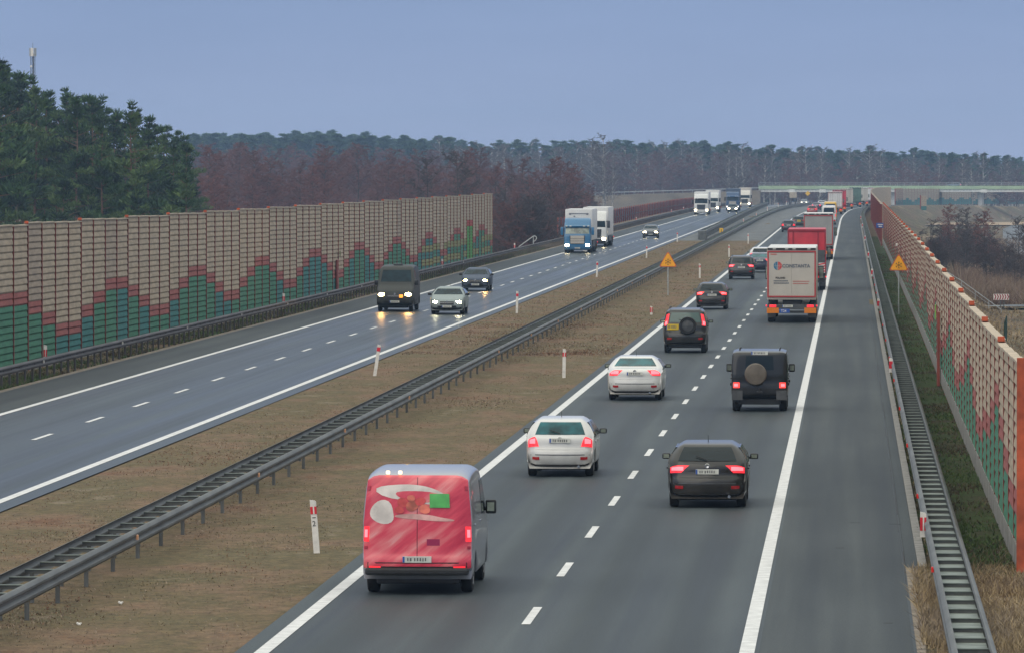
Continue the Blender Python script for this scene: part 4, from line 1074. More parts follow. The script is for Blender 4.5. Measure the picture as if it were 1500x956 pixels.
truck('grey box trailer with thin red frame ahead of the red tipper', 1199, 515, tg, P('cab_grey', (.3, .3, .32)), H=3.92, W=2.5, frame=frame_r, roofm=tw)
truck('white box truck far ahead with orange rear boards', 1223.5, 1050, tw, P('cab_w2', (.6, .6, .58)), H=3.85, far=True, frame=pm('frame_pink', (.5, .25, .22), .5))
truck('red truck partly hidden behind the far white box truck', 1229.5, 1110, red_t, P('cab_red', (.45, .03, .03)), H=3.95, far=True)
truck('beige box truck between the far red truck and the green truck', 1240.5, 1205, cream, P('cab_grey', (.3, .3, .32)), H=4.0, far=True)
truck('green curtain-sided truck in the far queue', 1253, 1290, pm('curtain_green', (.085, .15, .115), .6, var=.2, scale=.8), P('cab_green', (.05, .12, .08)), H=4.15, far=True)
truck('cream truck in the far bend ahead of the green truck', 1263.5, 1360, cream, P('cab_w2', (.6, .6, .58)), H=4.1, far=True)
truck('white and red truck at the head of the queue beside the dark red wall', 1271.5, 1430, tw, P('cab_red', (.45, .03, .03)), H=4.2, far=True, frame=red_t)
blue_c = P('cab_blue', (.015, .13, .27))
rt = truck('oncoming truck with bright blue cab and white box', 846, 556, tw, blue_c, front=True, H=3.98, L=11, visor=blue_c, lamp=head_far, grille=pm('grille_dark', (.03, .03, .03), .5), bumper=blue_c, scr=screen_pale, cabH=3.25)
mb = MB().box((0, 11.03, 3.62), (1.5, .04, .07), 0, .02)
for s_ in (-1, 1): mb.box((s_ * .8, 11.03, 3.58), (.2, .05, .16), 0, .04)
mb.box((.4, 11.03, 3.35), (.16, .04, .12), 0, .03)
mb.build('trailer_marking', pm('mark_grey', (.18, .19, .22), .5), rt)
rt = truck('oncoming white truck with dark grille overtaken beside the blue cab truck', 871, 600, tw, P('cab_w2', (.6, .6, .58)), front=True, H=3.9, visor=None, lamp=head_far, bumper=pm('dark_bumper', (.03, .032, .035), .5), grille=black, cabH=3.6)
MB().box((.45, 16.2 - .55, 3.2), (.7, .05, .14), 0, .02).build('yellow_sticker', MATS['sign_yellow'], rt)
truck('oncoming white truck with dark sun visor, first of the far pair', 1027.5, 1035, tw, P('cab_w2', (.6, .6, .58)), front=True, H=3.9, far=True, visor=black, lamp=head_far)
truck('oncoming white truck half hidden, second of the far pair', 1043.5, 1100, tw, P('cab_w3', (.55, .56, .54)), front=True, H=3.95, far=True, lamp=head_far)
truck('oncoming dark blue truck following the dark car', 1073.5, 1140, pm('trailer_navy', (.05, .075, .12), .5), P('cab_navy', (.02, .06, .14)), front=True, H=4.15, far=True, visor=P('cab_blue2', (.02, .10, .26)), lamp=pm('dim_headlight', (.6, .6, .6), .3, emit=(1, .9, .8), es=3), grille=pm('grille_tan', (.22, .18, .15), .5))
truck('farthest oncoming cream truck at the end of the left carriageway', 1091, 1275, cream, P('cab_cream', (.58, .55, .49)), front=True, H=4.1, far=True, lamp=head_far)

# ------------------------------------------------------------------ overpass
YB = 1750; zb_ = lambda py, Y=YB: HC - (py - VY) / F * Y
br = empty('overpass_bridge', 'long low concrete overpass with light green parapet crossing the motorway', 'bridge', (at(1230, YB), YB, 0))
bx = at(1230, YB); xa, xb = at(1112, YB) - bx, at(1620, YB) - bx
zbot, zmid, zt_, zrail = zb_(281.5), zb_(277.5), zb_(272.3), zb_(268)
girder = MB().box(((xa + xb) / 2, 0, (zbot + zmid) / 2), (xb - xa, 8, zmid - zbot), 0)
girder.build('girder', conc_l, br)
par = pm('parapet_green', (.36, .47, .30), .7, var=.15, scale=.3)
MB().box(((xa + xb) / 2, -4.2, (zmid + zt_) / 2), (xb - xa, .3, zt_ - zmid), 0).build('parapet', par, br)
MB().box(((xa + xb) / 2, 0, zmid + .3), (xb - xa, 8.2, .3), 0).build('deck', conc, br)
rb = MB()
for k in range(int((xb - xa) / 2)): rb.box((xa + k * 2, -4.1, (zt_ + zrail) / 2), (.10, .1, zrail - zt_), 0)
for z in (zrail, (zt_ + zrail) / 2): rb.box(((xa + xb) / 2, -4.1, z), (xb - xa, .10, .10), 0)
rb.build('railing', steel_l, br)
for px, w in ((1436, 9), (1405, 0), (1309, 12)):
    if not w: continue
    x = at(px, YB) - bx
    MB().tube((x, 0, -8), (x, 0, zbot + .02), w / 2 * YB / F, n=16).build('pier', conc_l, br, 40)
    MB().box((x, 0, zbot + .28), (3.4, 8.3, .5), 0, .05).build('pier_cap', conc_l, br)
for px in (1322, 1160, 1440, 1205):
    x = at(px, YB) - bx; MB().box((x, -4.1, (zbot + zmid) / 2), (12 * YB / F * .8, .5, zmid - zbot + .3), 0).build('girder_face', conc_l, br)
cg = at(1397, YB)
o, b = car('small blue grey car driving over the overpass', 'hatch', 1397, 0, 1.8, 1.5, P('bridge_blue', (.12, .16, .22)), Y=YB, far=True)
o.location = (cg, YB, zmid + .45); o.rotation_euler = (0, 0, math.pi / 2)
# approach embankment of the overpass on the left
em = MB(); pts = []
xs_ = [at(p, YB) for p in (560, 700, 860, 940, 1030, 1115)]; zs_ = [zb_(q) for q in (296, 292, 287, 284.5, 282, 279)]
for x, z in zip(xs_, zs_): pts.append([(x, YB - 22, -6.5), (x, YB - 5, z), (x, YB + 6, z), (x, YB + 24, -6.5)])
for a, b_ in zip(pts, pts[1:]):
    for k in range(3): em.quad(a[k], b_[k], b_[k + 1], a[k + 1])
em.quad(*pts[-1])
tag(em.build('embankment_terrain', earth_mat('bank_earth', [(.3, (.085, .072, .058)), (.5, (.12, .10, .08)), (.7, (.15, .125, .095))], (1, 1, 1), .15)), kind='structure')
er = empty('guardrail', 'pale guardrail on top of the overpass approach bank', 'guardrail', (0, YB - 4, 0))
rb = MB()
for (x0, z0), (x1, z1) in zip(zip(xs_, zs_), list(zip(xs_, zs_))[1:]):
    rb.tube((x0, 0, z0 + .75), (x1, 0, z1 + .75), .16, n=4)
rb.build('rail', steel_l, er)
for k in range(40):
    x = xs_[0] + (xs_[-1] - xs_[0]) * k / 39; z = np.interp(x, xs_, zs_); MB().box((x, .1, z + .3), (.12, .12, 1.), 0).build('post', steel_l, er)
# yellow sign, beige panel under the bridge
ys_ = empty('road_sign', 'tiny yellow square sign under the overpass on the left', 'road sign', (at(1183.5, 1640), 1640, zr(1640)))
MB().tube((0, 0, -.2), (0, 0, 3.4), .06).build('post', steel, ys_); MB().box((0, -.1, 3.1), (1.0, .05, 1.0), 0, .03, Matrix.Rotation(R(45), 3, 'Y')).build('sign_face', MATS['sign_yellow'], ys_)
bp_ = empty('sign_board', 'pale back of a large board left of the overpass', 'road sign', (at(1162, 1600), 1600, zr(1600)))
MB().box((0, 0, 2.6), (1.9, .08, 1.5), 0, .02).build('sign_face', PB[4], bp_)
for x in (-.6, .6): MB().tube((x, .06, -.2), (x, .06, 3.2), .06).build('post', steel, bp_)
# lower side road on the right and a sandy track
def ribbon(name, pts, w, mat, dz=.05):
    mb = MB(); vs = []
    for i, (x, y) in enumerate(pts):
        a, b_ = pts[max(0, i - 1)], pts[min(len(pts) - 1, i + 1)]; d = Vector((b_[0] - a[0], b_[1] - a[1])).normalized()
        z = zr(y) - 4.04 + .22 + dz
        vs += [(x - d.y * w / 2, y + d.x * w / 2, z), (x + d.y * w / 2, y - d.x * w / 2, z)]
    mb.add(vs, [(2 * i + 1, 2 * i + 3, 2 * i + 2, 2 * i) for i in range(len(pts) - 1)])
    return tag(mb.build(name, mat), kind='structure')
side_r = road_mat('side_road_asphalt', (.13, .14, .15), (), .5, .7)
ribbon('road', [(11.9, 512), (13.5, 511), (16, 512), (22, 518), (40, 530)], 7, side_r)
sp_pts = [(27, 640), (25, 760), (25.2, 860), (27, 980), (29.5, 1080), (32, 1180), (36, 1270), (44, 1330), (60, 1380), (90, 1420)]
ribbon('road', sp_pts, 5.0, side_r)
ribbon('sandy_path', [(24, 1290), (34, 1330), (46, 1370), (64, 1400), (90, 1430)], 46, pm('sand_path', (.30, .22, .14), .95, var=.3, scale=.05), .03)

# ------------------------------------------------------------------ trees
bark_p = pm('pine_bark', (.13, .075, .05), .9, var=.35, scale=3); bark_d = pm('dark_bark', (.055, .042, .038), .9, var=.3, scale=3); bark_w = pm('birch_bark', (.26, .24, .22), .8, var=.5, scale=1.5, lo=.4, hi=.5)
leaf = [pm('needles_dark', (.012, .032, .014), .8), pm('needles_mid', (.038, .088, .026), .8), pm('needles_light', (.090, .145, .042), .8)]
twig = {'alder': pm('twigs_alder', (.125, .058, .054), .9), 'birch': pm('twigs_birch', (.105, .078, .070), .9), 'dark': pm('twigs_dark', (.072, .056, .056), .9), 'red': pm('twigs_red', (.155, .062, .052), .9)}
def leafmesh(name, V, M, mats):
    V = np.array(V, dtype=np.float32); n = len(V) // 4
    me = bpy.data.meshes.new(name); me.vertices.add(len(V)); me.vertices.foreach_set('co', V.ravel())
    me.loops.add(len(V)); me.loops.foreach_set('vertex_index', np.arange(len(V), dtype=np.int32)); me.polygons.add(n)
    me.polygons.foreach_set('loop_start', np.arange(0, len(V), 4, dtype=np.int32)); me.polygons.foreach_set('loop_total', np.full(n, 4, dtype=np.int32))
    for m in mats: me.materials.append(m)
    me.polygons.foreach_set('material_index', np.array(M, dtype=np.int32)); me.update()
    return me
def pine(seed, H, base, rad, dens=1., leafsize=.34, cone=False, tone=0):
    r = random.Random(seed); g = np.random.default_rng(seed)
    tr = MB(); lean = r.uniform(-.03, .03); pts = [(lean * z * .5 + .1 * math.sin(z * .4 + seed), .06 * math.cos(z * .5), z) for z in np.linspace(-.5, H * .96, 9)]
    for k in range(8): tr.tube(pts[k], pts[k + 1], .17 * (1 - k / 9) * H / 16 + .02, .17 * (1 - (k + 1) / 9) * H / 16 + .02, 7, 0, False)
    V = []; M = []
    def clump(c, rr, mi, n0=76):
        n = int(n0 * dens)
        d = g.normal(0, 1, (n, 3)); d /= np.linalg.norm(d, axis=1)[:, None]; p = np.array(c) + d * (g.random((n, 1)) ** .4) * rr * np.array([1, 1, .55])
        for q, dd in zip(p, d):
            u = np.array([dd[0], dd[1], abs(dd[2]) * .8 + .25]); u /= np.linalg.norm(u); w = np.cross(u, g.normal(0, 1, 3)); w /= np.linalg.norm(w) + 1e-6
            l, b_ = leafsize * g.uniform(.7, 1.45), leafsize * .17 * g.uniform(.7, 1.3)
            V.extend([q - w * b_, q + w * b_, q + u * l + w * b_ * .5, q + u * l - w * b_ * .5]); M.append(min(2, max(0, mi + int(g.integers(-1, 2)) * int(g.random() < .3))))
    nb = int((44 if cone else 27) * H / 16)
    for k in range(nb):
        t = (k + r.random()) / nb; z = base + (H - base) * t
        prof = (math.sin(min(1, .22 + t * .95) * math.pi * .98) ** .75) * (1 - .25 * t) if not cone else (1.05 - t) * .9
        L = rad * prof * r.uniform(.6, 1.2) + .35; a = r.uniform(0, 6.28); ri = r.uniform(.05, .35) * (1 if t > .25 else .2)
        x0, y0 = lean * z * .5, 0
        tip = (x0 + L * math.cos(a), y0 + L * math.sin(a), z + L * ri)
        tr.tube((x0, y0, z - .2), tip, .055, .015, 4, 0, False)
        mi = min(2, max(0, r.choice([0, 0, 1, 1, 2]) + tone)); airy = t > .62 and not cone
        if airy:
            if r.random() < .2: continue
            ri = r.uniform(.55, 1.25); L *= .72
        if cone: clump((x0 + L * .2 * math.cos(a), y0 + L * .2 * math.sin(a), z), .5 * max(.3, 1.1 - t), mi)
        for q in range(max(2, int(L * 1.5))):
            f = (q + 1.1) / (max(2, int(L * 1.5)) + .2); off = r.uniform(-.5, .5) * L * .35
            clump((x0 + L * f * math.cos(a) - off * math.sin(a), y0 + L * f * math.sin(a) + off * math.cos(a), z + L * ri * f + r.uniform(-.1, .25)), r.uniform(.28, .6) if airy else r.uniform(.45, .9) * (max(.3, 1.1 - t) if cone else 1), mi, 46 if airy else 76)
    for q in range(0 if cone else 4): clump((lean * H * .5 + r.uniform(-.35, .35), r.uniform(-.3, .3), H - .2 - q * .6), .26, 1, 34)
    return tr.mesh('trunk', [bark_p], 40), leafmesh('crown', V, M, leaf)
def bare(seed, H, rad, tw, bark, base=.25, up=.9, n1=13, tws=.035, stems=1):
    r = random.Random(seed); tr = MB(); V = []; M = []
    def strip_(p, q, w):
        d = (q - p); s = d.cross(Vector((r.uniform(-1, 1), r.uniform(-1, 1), r.uniform(-.3, .3)))); s = s.normalized() * w
        V.extend([p - s, p + s, q + s * .3, q - s * .3]); M.append(0)
    for st in range(stems):
        ox, oy = (r.uniform(-.6, .6), r.uniform(-.6, .6)) if stems > 1 else (0, 0); la = r.uniform(0, 6.28); ll = r.uniform(0, .22) if stems > 1 else .03
        pt = lambda z: Vector((ox + ll * z * math.cos(la) + .12 * math.sin(z * .5 + seed), oy + ll * z * math.sin(la) + .1 * math.cos(z * .4), z))
        Hs = H * (r.uniform(.7, 1) if stems > 1 else 1)
        zz = np.linspace(-.4, Hs * .97, 8)
        for k in range(7): tr.tube(pt(zz[k]), pt(zz[k + 1]), .012 * Hs * (1 - k / 7.6) + .012, .012 * Hs * (1 - (k + 1) / 7.6) + .012, 6, 0, False)
        for i in range(n1):
            t = base + (1 - base) * (i + r.random()) / n1; p = pt(Hs * min(.97, t)); a = r.uniform(0, 6.28)
            L = rad * (1.1 - .75 * ((t - base) / (1 - base)) ** 1.5) * r.uniform(.7, 1.2)
            q = p + Vector((math.cos(a) * L * .8, math.sin(a) * L * .8, L * up * r.uniform(.6, 1.1)))
            if q.z > H * 1.06: q.z = H * 1.06
            tr.tube(p, q, .0035 * Hs + .012, .012, 4, 0, False)
            for j in range(7):
                f = .25 + .75 * (j + r.random()) / 7; p2 = p.lerp(q, f); L2 = L * .5 * r.uniform(.5, 1.1)
                q2 = p2 + Vector((r.uniform(-1, 1), r.uniform(-1, 1), r.uniform(-.1, .9) * up)).normalized() * L2
                strip_(p2, q2, tws * .8)
                for k in range(7):
                    p3 = p2.lerp(q2, r.uniform(.15, 1)); q3 = p3 + Vector((r.uniform(-1, 1), r.uniform(-1, 1), r.uniform(-.3, .9))).normalized() * L2 * r.uniform(.3, .7)
                    strip_(p3, q3, tws * .6)
                    if r.random() < .6: strip_(p3.lerp(q3, .5), p3.lerp(q3, .5) + Vector((r.uniform(-1, 1), r.uniform(-1, 1), r.uniform(-.3, .8))) * L2 * .35, tws * .5)
    return tr.mesh('trunk', [bark], 40), leafmesh('crown', V, M, [tw])
def plant(name, label, cat, proto, x, y, z, s, group, single=False, sz=None):
    root = empty(name, label, cat, (x, y, z), rnd.uniform(0, 6.28), group); sz = sz or s
    root.scale = (s, s, sz)
    link('trunk', proto[0], root); link('crown', proto[1], root)
    return root
MERGED = {}
def merged(proto, key):         # trunk and crown in one mesh, for trees too small to show parts
    if key not in MERGED:
        bm = bmesh.new(); bm.from_mesh(proto[0]); nt = len(proto[0].materials)
        off = 1
        me2 = proto[1].copy(); mi = np.zeros(len(me2.polygons), dtype=np.int32); me2.polygons.foreach_get('material_index', mi); me2.polygons.foreach_set('material_index', mi + off)
        bm.from_mesh(me2); me = bpy.data.meshes.new(key); bm.to_mesh(me); bm.free()
        for m in list(proto[0].materials) + list(proto[1].materials): me.materials.append(m)
        MERGED[key] = me
    return MERGED[key]
def far_tree(name, label, cat, me, x, y, z, s, group, sz=None):
    o = link(name, me, None, (x, y, z)); o.rotation_euler = (0, 0, rnd.uniform(0, 6.28)); o.scale = (s, s, sz or s)
    return tag(o, label, cat, group)
pines = [pine(11 + k, 16, 5.2 - .5 * k % 2, 2.7 + .4 * (k % 3), tone=(0, -1, 1, 0, -1, 1, 0)[k]) for k in range(7)]
low_pines = [pine(31 + k, 9, 1.0, 2.4) for k in range(2)]
# the pine wood behind the left wall
def top_px(px): return np.interp(px, [-80, 0, 40, 60, 90, 120, 150, 180, 205, 240, 262, 290, 300], [88, 96, 112, 135, 140, 142, 152, 158, 166, 188, 196, 212, 250])
for k in range(46):
    px = -40 + 318 * (k + .5) / 46 + rnd.uniform(-6, 6); Y = rnd.uniform(560, 720) + (0 if k % 3 else -20)
    ty = top_px(px) + rnd.uniform(-8, 30) * (1 if k % 2 else .3)
    z = HC - (ty - VY) / F * Y; gz = -2.0
    plant('pine_tree', 'tall dark green pine in the wood behind the left noise wall', 'tree', pines[k % 7], at(px, Y), Y, gz, (z - gz) / 16.3 * .96, 'pines behind the left wall', sz=(z - gz) / 16.3)
for k in range(16):
    px = -30 + 300 * (k + .5) / 16 + rnd.uniform(-8, 8); Y = rnd.uniform(520, 640)
    plant('young_pine', 'lower bushy pine at the foot of the pine wood', 'tree', low_pines[k % 2], at(px, Y), Y, -2.2, rnd.uniform(.75, 1.05), 'young pines at the wood edge')
# bare red-brown trees
alders = [bare(50 + k, 13, 3.9, twig['alder' if k % 2 else 'red'], bark_d, .10, .8, 24, .075) for k in range(4)]
darks = [bare(60 + k, 11, 3.6, twig['dark'], bark_d, .10, .7, 22, .055) for k in range(3)]
birches = [bare(70 + k, 17, 3.0, twig['birch'], bark_w, .22, 1.1, 24, .07) for k in range(3)]
shrubs = [bare(80 + k, 5.5, 2.1, twig['dark' if k else 'alder'], bark_d, .05, .9, 11, .03, 4) for k in range(3)]
def by_px(px, py_top, Y, gz=-2.6): return at(px, Y), (HC - (py_top - VY) / F * Y) - gz
n = 0
for k in range(96):       # red-brown alders in a belt behind the wall
    px = 292 + 440 * (k + .5) / 96 + rnd.uniform(-8, 8); Y = rnd.uniform(880, 1350)
    ty = 210 + rnd.uniform(0, 62) + (6 if px > 600 else 0); x, h = by_px(px, ty, Y)
    far_tree('alder_tree', 'bare reddish alder in the belt beyond the left noise wall', 'tree', merged(alders[k % 4], 'alder%d' % (k % 4)), x, Y, -2.6, h / 13.4 * 1.05, 'bare reddish alders beyond the left wall', h / 13.4)
for px, ty, Y, lb in ((672, 221, 740, 'dark bare tree rising above the far end of the left wall'), (626, 232, 760, 'smaller dark bare tree left of the one above the wall end')):
    x, h = by_px(px, ty, Y); plant('bare_tree', lb, 'tree', darks[0 if px > 650 else 1], x, Y, -2.6, h / 11.4, 'bare trees above the wall', sz=h / 11.4)
for px, ty, Y in ((313, 262, 800),): 
    x, h = by_px(px, ty, Y); plant('bare_tree', 'low rusty bare tree right of the pine wood', 'tree', alders[2], x, Y, -2.6, h / 13.4 * 1.3, None, sz=h / 13.4)
for k in range(46):       # dark thicket between the wall end and the trucks
    px = 716 + 170 * (k + .5) / 46 + rnd.uniform(-6, 6); Y = rnd.uniform(760, 1250)
    ty = np.interp(px, [716, 760, 800, 850, 880], [248, 245, 250, 258, 285]) + rnd.uniform(0, 44); x, h = by_px(px, ty, Y, -3)
    far_tree('bare_tree', 'dark bare tree in the thicket between the left wall and the trucks', 'tree', merged((darks + alders)[k % 5], 'thicket%d' % (k % 5)), x, Y, -3., h / 11.6, 'dark bare trees in the left thicket', h / 11.6)
for k in range(16):
    px = 722 + 90 * (k + .5) / 16; Y = rnd.uniform(640, 760)
    far_tree('bare_shrub', 'dark bare shrub below the bank past the left wall end', 'shrub', merged(shrubs[k % 3], 'shrub%d' % (k % 3)), at(px, Y), Y, -2.6, rnd.uniform(.9, 1.4), 'bare shrubs past the left wall')
# far woods: pines and birches in depth
cones = [pine(91 + k, 16, 2.5, 2.3, 1., .4, True) for k in range(3)]; fp = [merged(pines[0], 'farpine0')] + [merged(cones[k], 'farcone%d' % k) for k in range(3)]; fb = [merged(birches[k], 'farbirch%d' % k) for k in range(3)]; fa = [merged(alders[k], 'faralder%d' % k) for k in range(4)]
def skyline(px): return np.interp(px, [200, 280, 430, 560, 700, 760, 860, 905, 960, 1020, 1090, 1150, 1230, 1270, 1310, 1360, 1420, 1500, 1560], [198, 197, 194, 199, 204, 206, 207, 208, 211, 208, 214, 218, 218, 216, 222, 222, 226, 228, 228])
for k in range(290):
    px = 250 + 1290 * (k + .5) / 290 + rnd.uniform(-5, 5); Y = rnd.uniform(1980, 2700)
    if 700 < px < 900 and k % 2: continue
    ty = skyline(px) + rnd.uniform(-3, 6) + (4 if k % 3 else 0) + 7 * noise.noise(Vector((px * .018, 2.2, 0))); h = (HC - (ty - VY) / F * Y) + 6
    far_tree('pine_tree', 'distant pine on the wooded skyline beyond the overpass', 'tree', fp[k % 4], at(px, Y), Y, -6, h / 16.3 * 1.75, 'distant pines on the skyline', h / 16.3)
for k in range(210):
    px = 640 + 900 * (k + .5) / 210 + rnd.uniform(-5, 5); Y = rnd.uniform(1850, 2250)
    ty = skyline(px) + rnd.uniform(0, 24) + (6 if k % 3 else -1); h = (HC - (ty - VY) / F * Y) + 6
    far_tree('birch_tree', 'distant bare birch with pale trunk at the edge of the far wood', 'tree', fb[k % 3], at(px, Y), Y, -6, h / 17.4 * 1.5, 'distant birches at the far wood', h / 17.4)
for k in range(110):
    px = 280 + 1230 * (k + .5) / 110 + rnd.uniform(-7, 7); Y = rnd.uniform(1500, 1700) if px < 870 else rnd.uniform(1830, 2000)
    ty = skyline(px) + rnd.uniform(16, 50) if px < 880 else skyline(px) + rnd.uniform(14, 40); h = (HC - (ty - VY) / F * Y) + 5
    far_tree('alder_tree', 'distant bare brownish tree in front of the far wood', 'tree', fa[k % 4], at(px, Y), Y, -5, h / 13.4 * 1.2, 'distant bare brown trees', h / 13.4)
for px, ty, Y, lb, s in ((886, 193, 1700, 'tall solitary birch with wide crown rising above the far wood', 1.5), (1272, 210, 1950, 'broad bare tree rising above the wood over the queue', 2.2)):
    x, h = by_px(px, ty, Y, -6); plant('bare_tree', lb, 'tree', birches[0], x, Y, -6, h / 17.4 * s, None, sz=h / 18.6)
for px, ty in ((888, 232), (897, 226)):
    x, h = by_px(px, ty, 1600, -5); plant('birch_tree', 'pale trunked bare birch at the end of the overpass approach', 'tree', birches[px % 3], x, 1600, -5, h / 17.4 * .8, 'pale birches at the approach', sz=h / 17.4)
# right-hand scrub
for k, (px, ty, Y) in enumerate(((1345, 338, 720), (1362, 322, 730), (1378, 330, 700), (1392, 316, 740), (1405, 312, 760), (1418, 306, 770), (1430, 314, 740), (1442, 322, 720), (1452, 330, 735), (1410, 330, 680), (1385, 345, 670), (1430, 340, 690), (1370, 352, 650), (1400, 356, 640))):
    x, h = by_px(px, ty, Y, -4.1); plant('bare_tree', 'slim dark bare tree in the scrub behind the right wall', 'tree', (darks + [alders[0]])[k % 4], x, Y, -4.1, h / 11.4 * 1.05, 'scrub trees behind the right wall', sz=h / 11.4)
for k, (px, ty, Y) in enumerate(((1492, 318, 620), (1502, 330, 600), (1484, 360, 590), (1496, 372, 570))):
    x, h = by_px(px, ty, Y, -4.1); plant('bare_tree', 'dark bare tree at the right edge beside the side road', 'tree', darks[k % 3], x, Y, -4.1, h / 11.4, 'bare trees at the right edge', sz=h / 11.4)
for k in range(14):
    px = 1330 + 150 * (k + .5) / 14; Y = rnd.uniform(600, 780)
    far_tree('bare_shrub', 'low dark bare shrub in the wet meadow behind the right wall', 'shrub', merged(shrubs[k % 3], 'shrub%d' % (k % 3)), at(px, Y), Y, -4.1, rnd.uniform(.6, .95), 'bare shrubs behind the right wall')
tag(blades('dry_reeds', [(10.5, 26, 520, 640, 26000, 1.6, .03, -.3), (12, 40, 640, 1000, 30000, .9, .05, -.1)], 9, [pm('reed_rose', (.15, .088, .07), .9), pm('reed_brown', (.17, .11, .08), .9), pm('reed_tan', (.23, .165, .115), .9), MATS['grass_straw']]), 'pale brown dry reeds in the wet meadow behind the right wall', 'reeds', kind='stuff')

# antenna mast above the pines
Ym = 900; mz = lambda py: HC - (py - VY) / F * Ym
ms = empty('antenna_mast', 'slim lattice telecom mast with white panel antennas above the pine wood', 'mast', (at(43.5, Ym), Ym, -3))
z1 = mz(78) + 3; hw_ = 3.6 * Ym / F; lt = MB()
c3 = [(hw_ * math.cos(a), hw_ * math.sin(a)) for a in (R(100), R(220), R(340))]
for x, y in c3: lt.tube((x, y, 0), (x, y, z1), .05, n=5)
zz = 0; kk = 0
while zz < z1 - .8:
    for k in range(3):
        a, b_ = c3[k], c3[(k + 1) % 3]
        if kk % 2: a, b_ = b_, a
        lt.tube((*a, zz), (*b_, zz + .8), .022, n=4); lt.tube((*c3[k], zz), (*c3[(k + 1) % 3], zz), .018, n=3)
    zz += .8; kk += 1
lt.tube((.1, 0, 0), (.1, 0, z1), .07, n=5); lt.tube((0, 0, z1), (0, 0, z1 + 1.6), .04, n=5)
lt.build('lattice_tower', steel, ms)
for k, a in enumerate((R(265), R(20), R(145), R(320), R(215))):
    o = MB().box((0, 0, 0), (.30 if k else .42, .14, 1.25), 0, .03).build('panel_antenna', postw if k == 0 else steel_l, ms, loc=(.42 * math.cos(a) * 1.1, .42 * math.sin(a) * 1.1, z1 + .2)); o.rotation_euler = (0, 0, a + math.pi / 2)
MB().tube((-.22, -.4, z1 - 1.9), (-.22, -.25, z1 - 1.9), .16, .16, 14).build('dish_antenna', postw, ms)
# litter on the median
for k, (px, py) in enumerate(((115, 913), (176, 882))):
    g = gp(px, py); mb = MB().box((0, 0, .0), (.08, .05, .035), 0, .012, Matrix.Rotation(.5, 3, 'Y')).box((.03, .02, .01), (.04, .05, .02), 0, .006)
    tag(mb.build('litter', postw, None, loc=g), 'scrap of white litter lying on the near median grass' if k == 0 else 'smaller white litter scrap on the median behind the first', 'litter')

# ------------------------------------------------------------------ haze, light and sky
hz = MB().box((0, 1800, 15), (2640, 4200, 66), 0)
hm = bpy.data.materials.new('air_haze'); hm.use_nodes = True; N, L = nodes(hm)
for nd in list(N):
    if nd.type == 'BSDF_PRINCIPLED': N.remove(nd)
out = [nd for nd in N if nd.type == 'OUTPUT_MATERIAL'][0]
pv = N.new('ShaderNodeVolumePrincipled'); pv.inputs['Color'].default_value = (.46, .68, 1., 1); pv.inputs['Density'].default_value = .00015; pv.inputs['Anisotropy'].default_value = .1
L.new(pv.outputs[0], out.inputs['Volume'])
HZ = tag(hz.build('haze', hm), kind='stuff')

w = bpy.data.worlds.new('World'); scene.world = w; w.use_nodes = True
N, L = w.node_tree.nodes, w.node_tree.links; bg = N['Background']
EL, AZ = R(38), R(215)
tc = N.new('ShaderNodeTexCoord'); sep = N.new('ShaderNodeSeparateXYZ'); L.new(tc.outputs['Generated'], sep.inputs[0])
mr = N.new('ShaderNodeMapRange'); L.new(sep.outputs[2], mr.inputs[0]); mr.inputs[1].default_value = 0; mr.inputs[2].default_value = 1; mr.inputs[3].default_value = .30; mr.inputs[4].default_value = 1
cmb = N.new('ShaderNodeCombineXYZ'); L.new(sep.outputs[0], cmb.inputs[0]); L.new(sep.outputs[1], cmb.inputs[1]); L.new(mr.outputs[0], cmb.inputs[2])
nrm = N.new('ShaderNodeVectorMath'); nrm.operation = 'NORMALIZE'; L.new(cmb.outputs[0], nrm.inputs[0])
sky = N.new('ShaderNodeTexSky'); sky.sky_type = 'NISHITA'; sky.sun_disc = False; sky.sun_elevation = EL; sky.sun_rotation = AZ
L.new(nrm.outputs[0], sky.inputs['Vector'])
hor = N.new('ShaderNodeMapRange'); L.new(sep.outputs[2], hor.inputs[0]); hor.inputs[1].default_value = -.002; hor.inputs[2].default_value = .03; hor.interpolation_type = 'SMOOTHSTEP'
cloud = mixc(N, L, (3.36, 3.84, 5.65), (2.50, 3.28, 5.2), hor.outputs[0])          # the even cloud veil, a little rosier low down
ov = mixc(N, L, sky.outputs[0], cloud, .9)
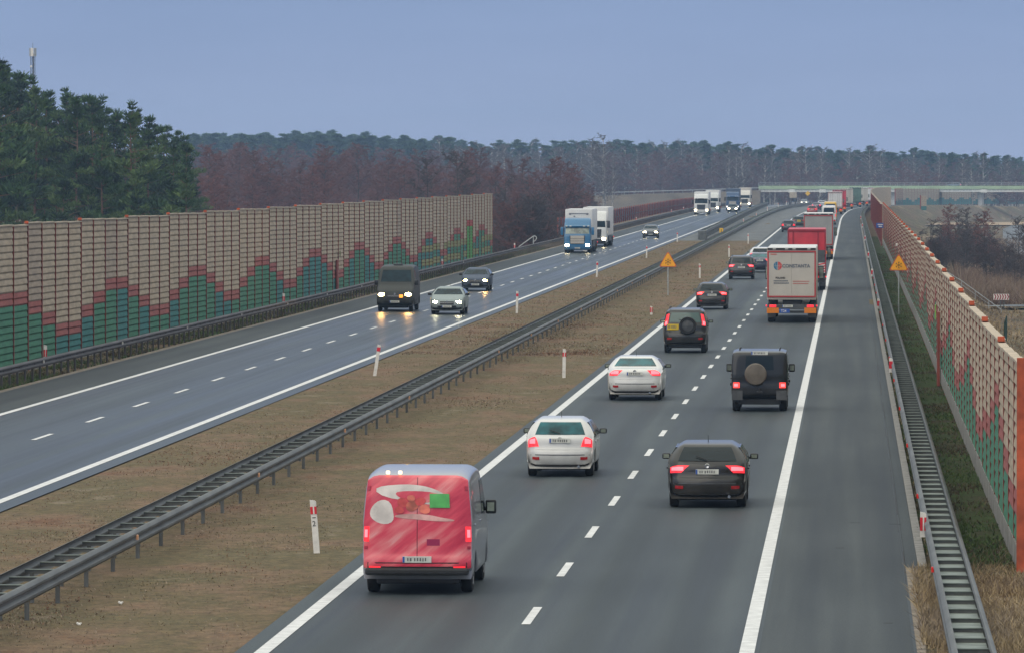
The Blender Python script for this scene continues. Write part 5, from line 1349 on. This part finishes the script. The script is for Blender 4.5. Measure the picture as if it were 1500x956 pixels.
vn = noise_node(N, L, tc.outputs['Generated'], 14, 4, (1, 1, 7)); vr = ramp(N, [(.3, (.955, .96, .965)), (.7, (1.045, 1.04, 1.035))]); L.new(vn.outputs['Fac'], vr.inputs['Fac'])
ov = mixc(N, L, ov, vr.outputs['Color'], 1., 'MULTIPLY')
gl = N.new('ShaderNodeMapRange'); L.new(sep.outputs[2], gl.inputs[0]); gl.inputs[1].default_value = 0.03; gl.inputs[2].default_value = 1.; gl.inputs[3].default_value = 1.; gl.inputs[4].default_value = 3.0   # overcast: zenith three times the horizon
warm = N.new('ShaderNodeMapRange'); L.new(sep.outputs[2], warm.inputs[0]); warm.inputs[1].default_value = .05; warm.inputs[2].default_value = .6
white_c = mixc(N, L, ov, (4.5, 4.55, 4.15), warm.outputs[0])
gm2 = N.new('ShaderNodeMapRange'); L.new(sep.outputs[2], gm2.inputs[0]); gm2.inputs[1].default_value = -.03; gm2.inputs[2].default_value = -.012
white_c = mixc(N, L, (1.0, .95, .85), white_c, gm2.outputs[0])      # land below the horizon
fin = N.new('ShaderNodeVectorMath'); fin.operation = 'SCALE'; L.new(white_c, fin.inputs[0]); L.new(gl.outputs[0], fin.inputs['Scale'])
L.new(fin.outputs[0], bg.inputs['Color']); bg.inputs['Strength'].default_value = .10
sd = bpy.data.lights.new('sun', 'SUN'); sd.energy = 1.0; sd.angle = R(65); sd.color = (1, .92, .80)
so = bpy.data.objects.new('sun', sd); COL.objects.link(so)
dirv = Vector((math.sin(AZ) * math.cos(EL), math.cos(AZ) * math.cos(EL), math.sin(EL)))
so.rotation_euler = dirv.to_track_quat('Z', 'Y').to_euler()
scene.view_settings.view_transform = 'Standard'; scene.view_settings.look = 'None'; scene.view_settings.gamma = 1; scene.view_settings.exposure = .16
scene.view_settings.use_curve_mapping = False
c = scene.cycles
c.use_denoising = True; c.max_bounces = 5; c.diffuse_bounces = 2; c.glossy_bounces = 3; c.volume_bounces = 0; c.transparent_max_bounces = 6
c.sample_clamp_indirect = 6; c.use_adaptive_sampling = True
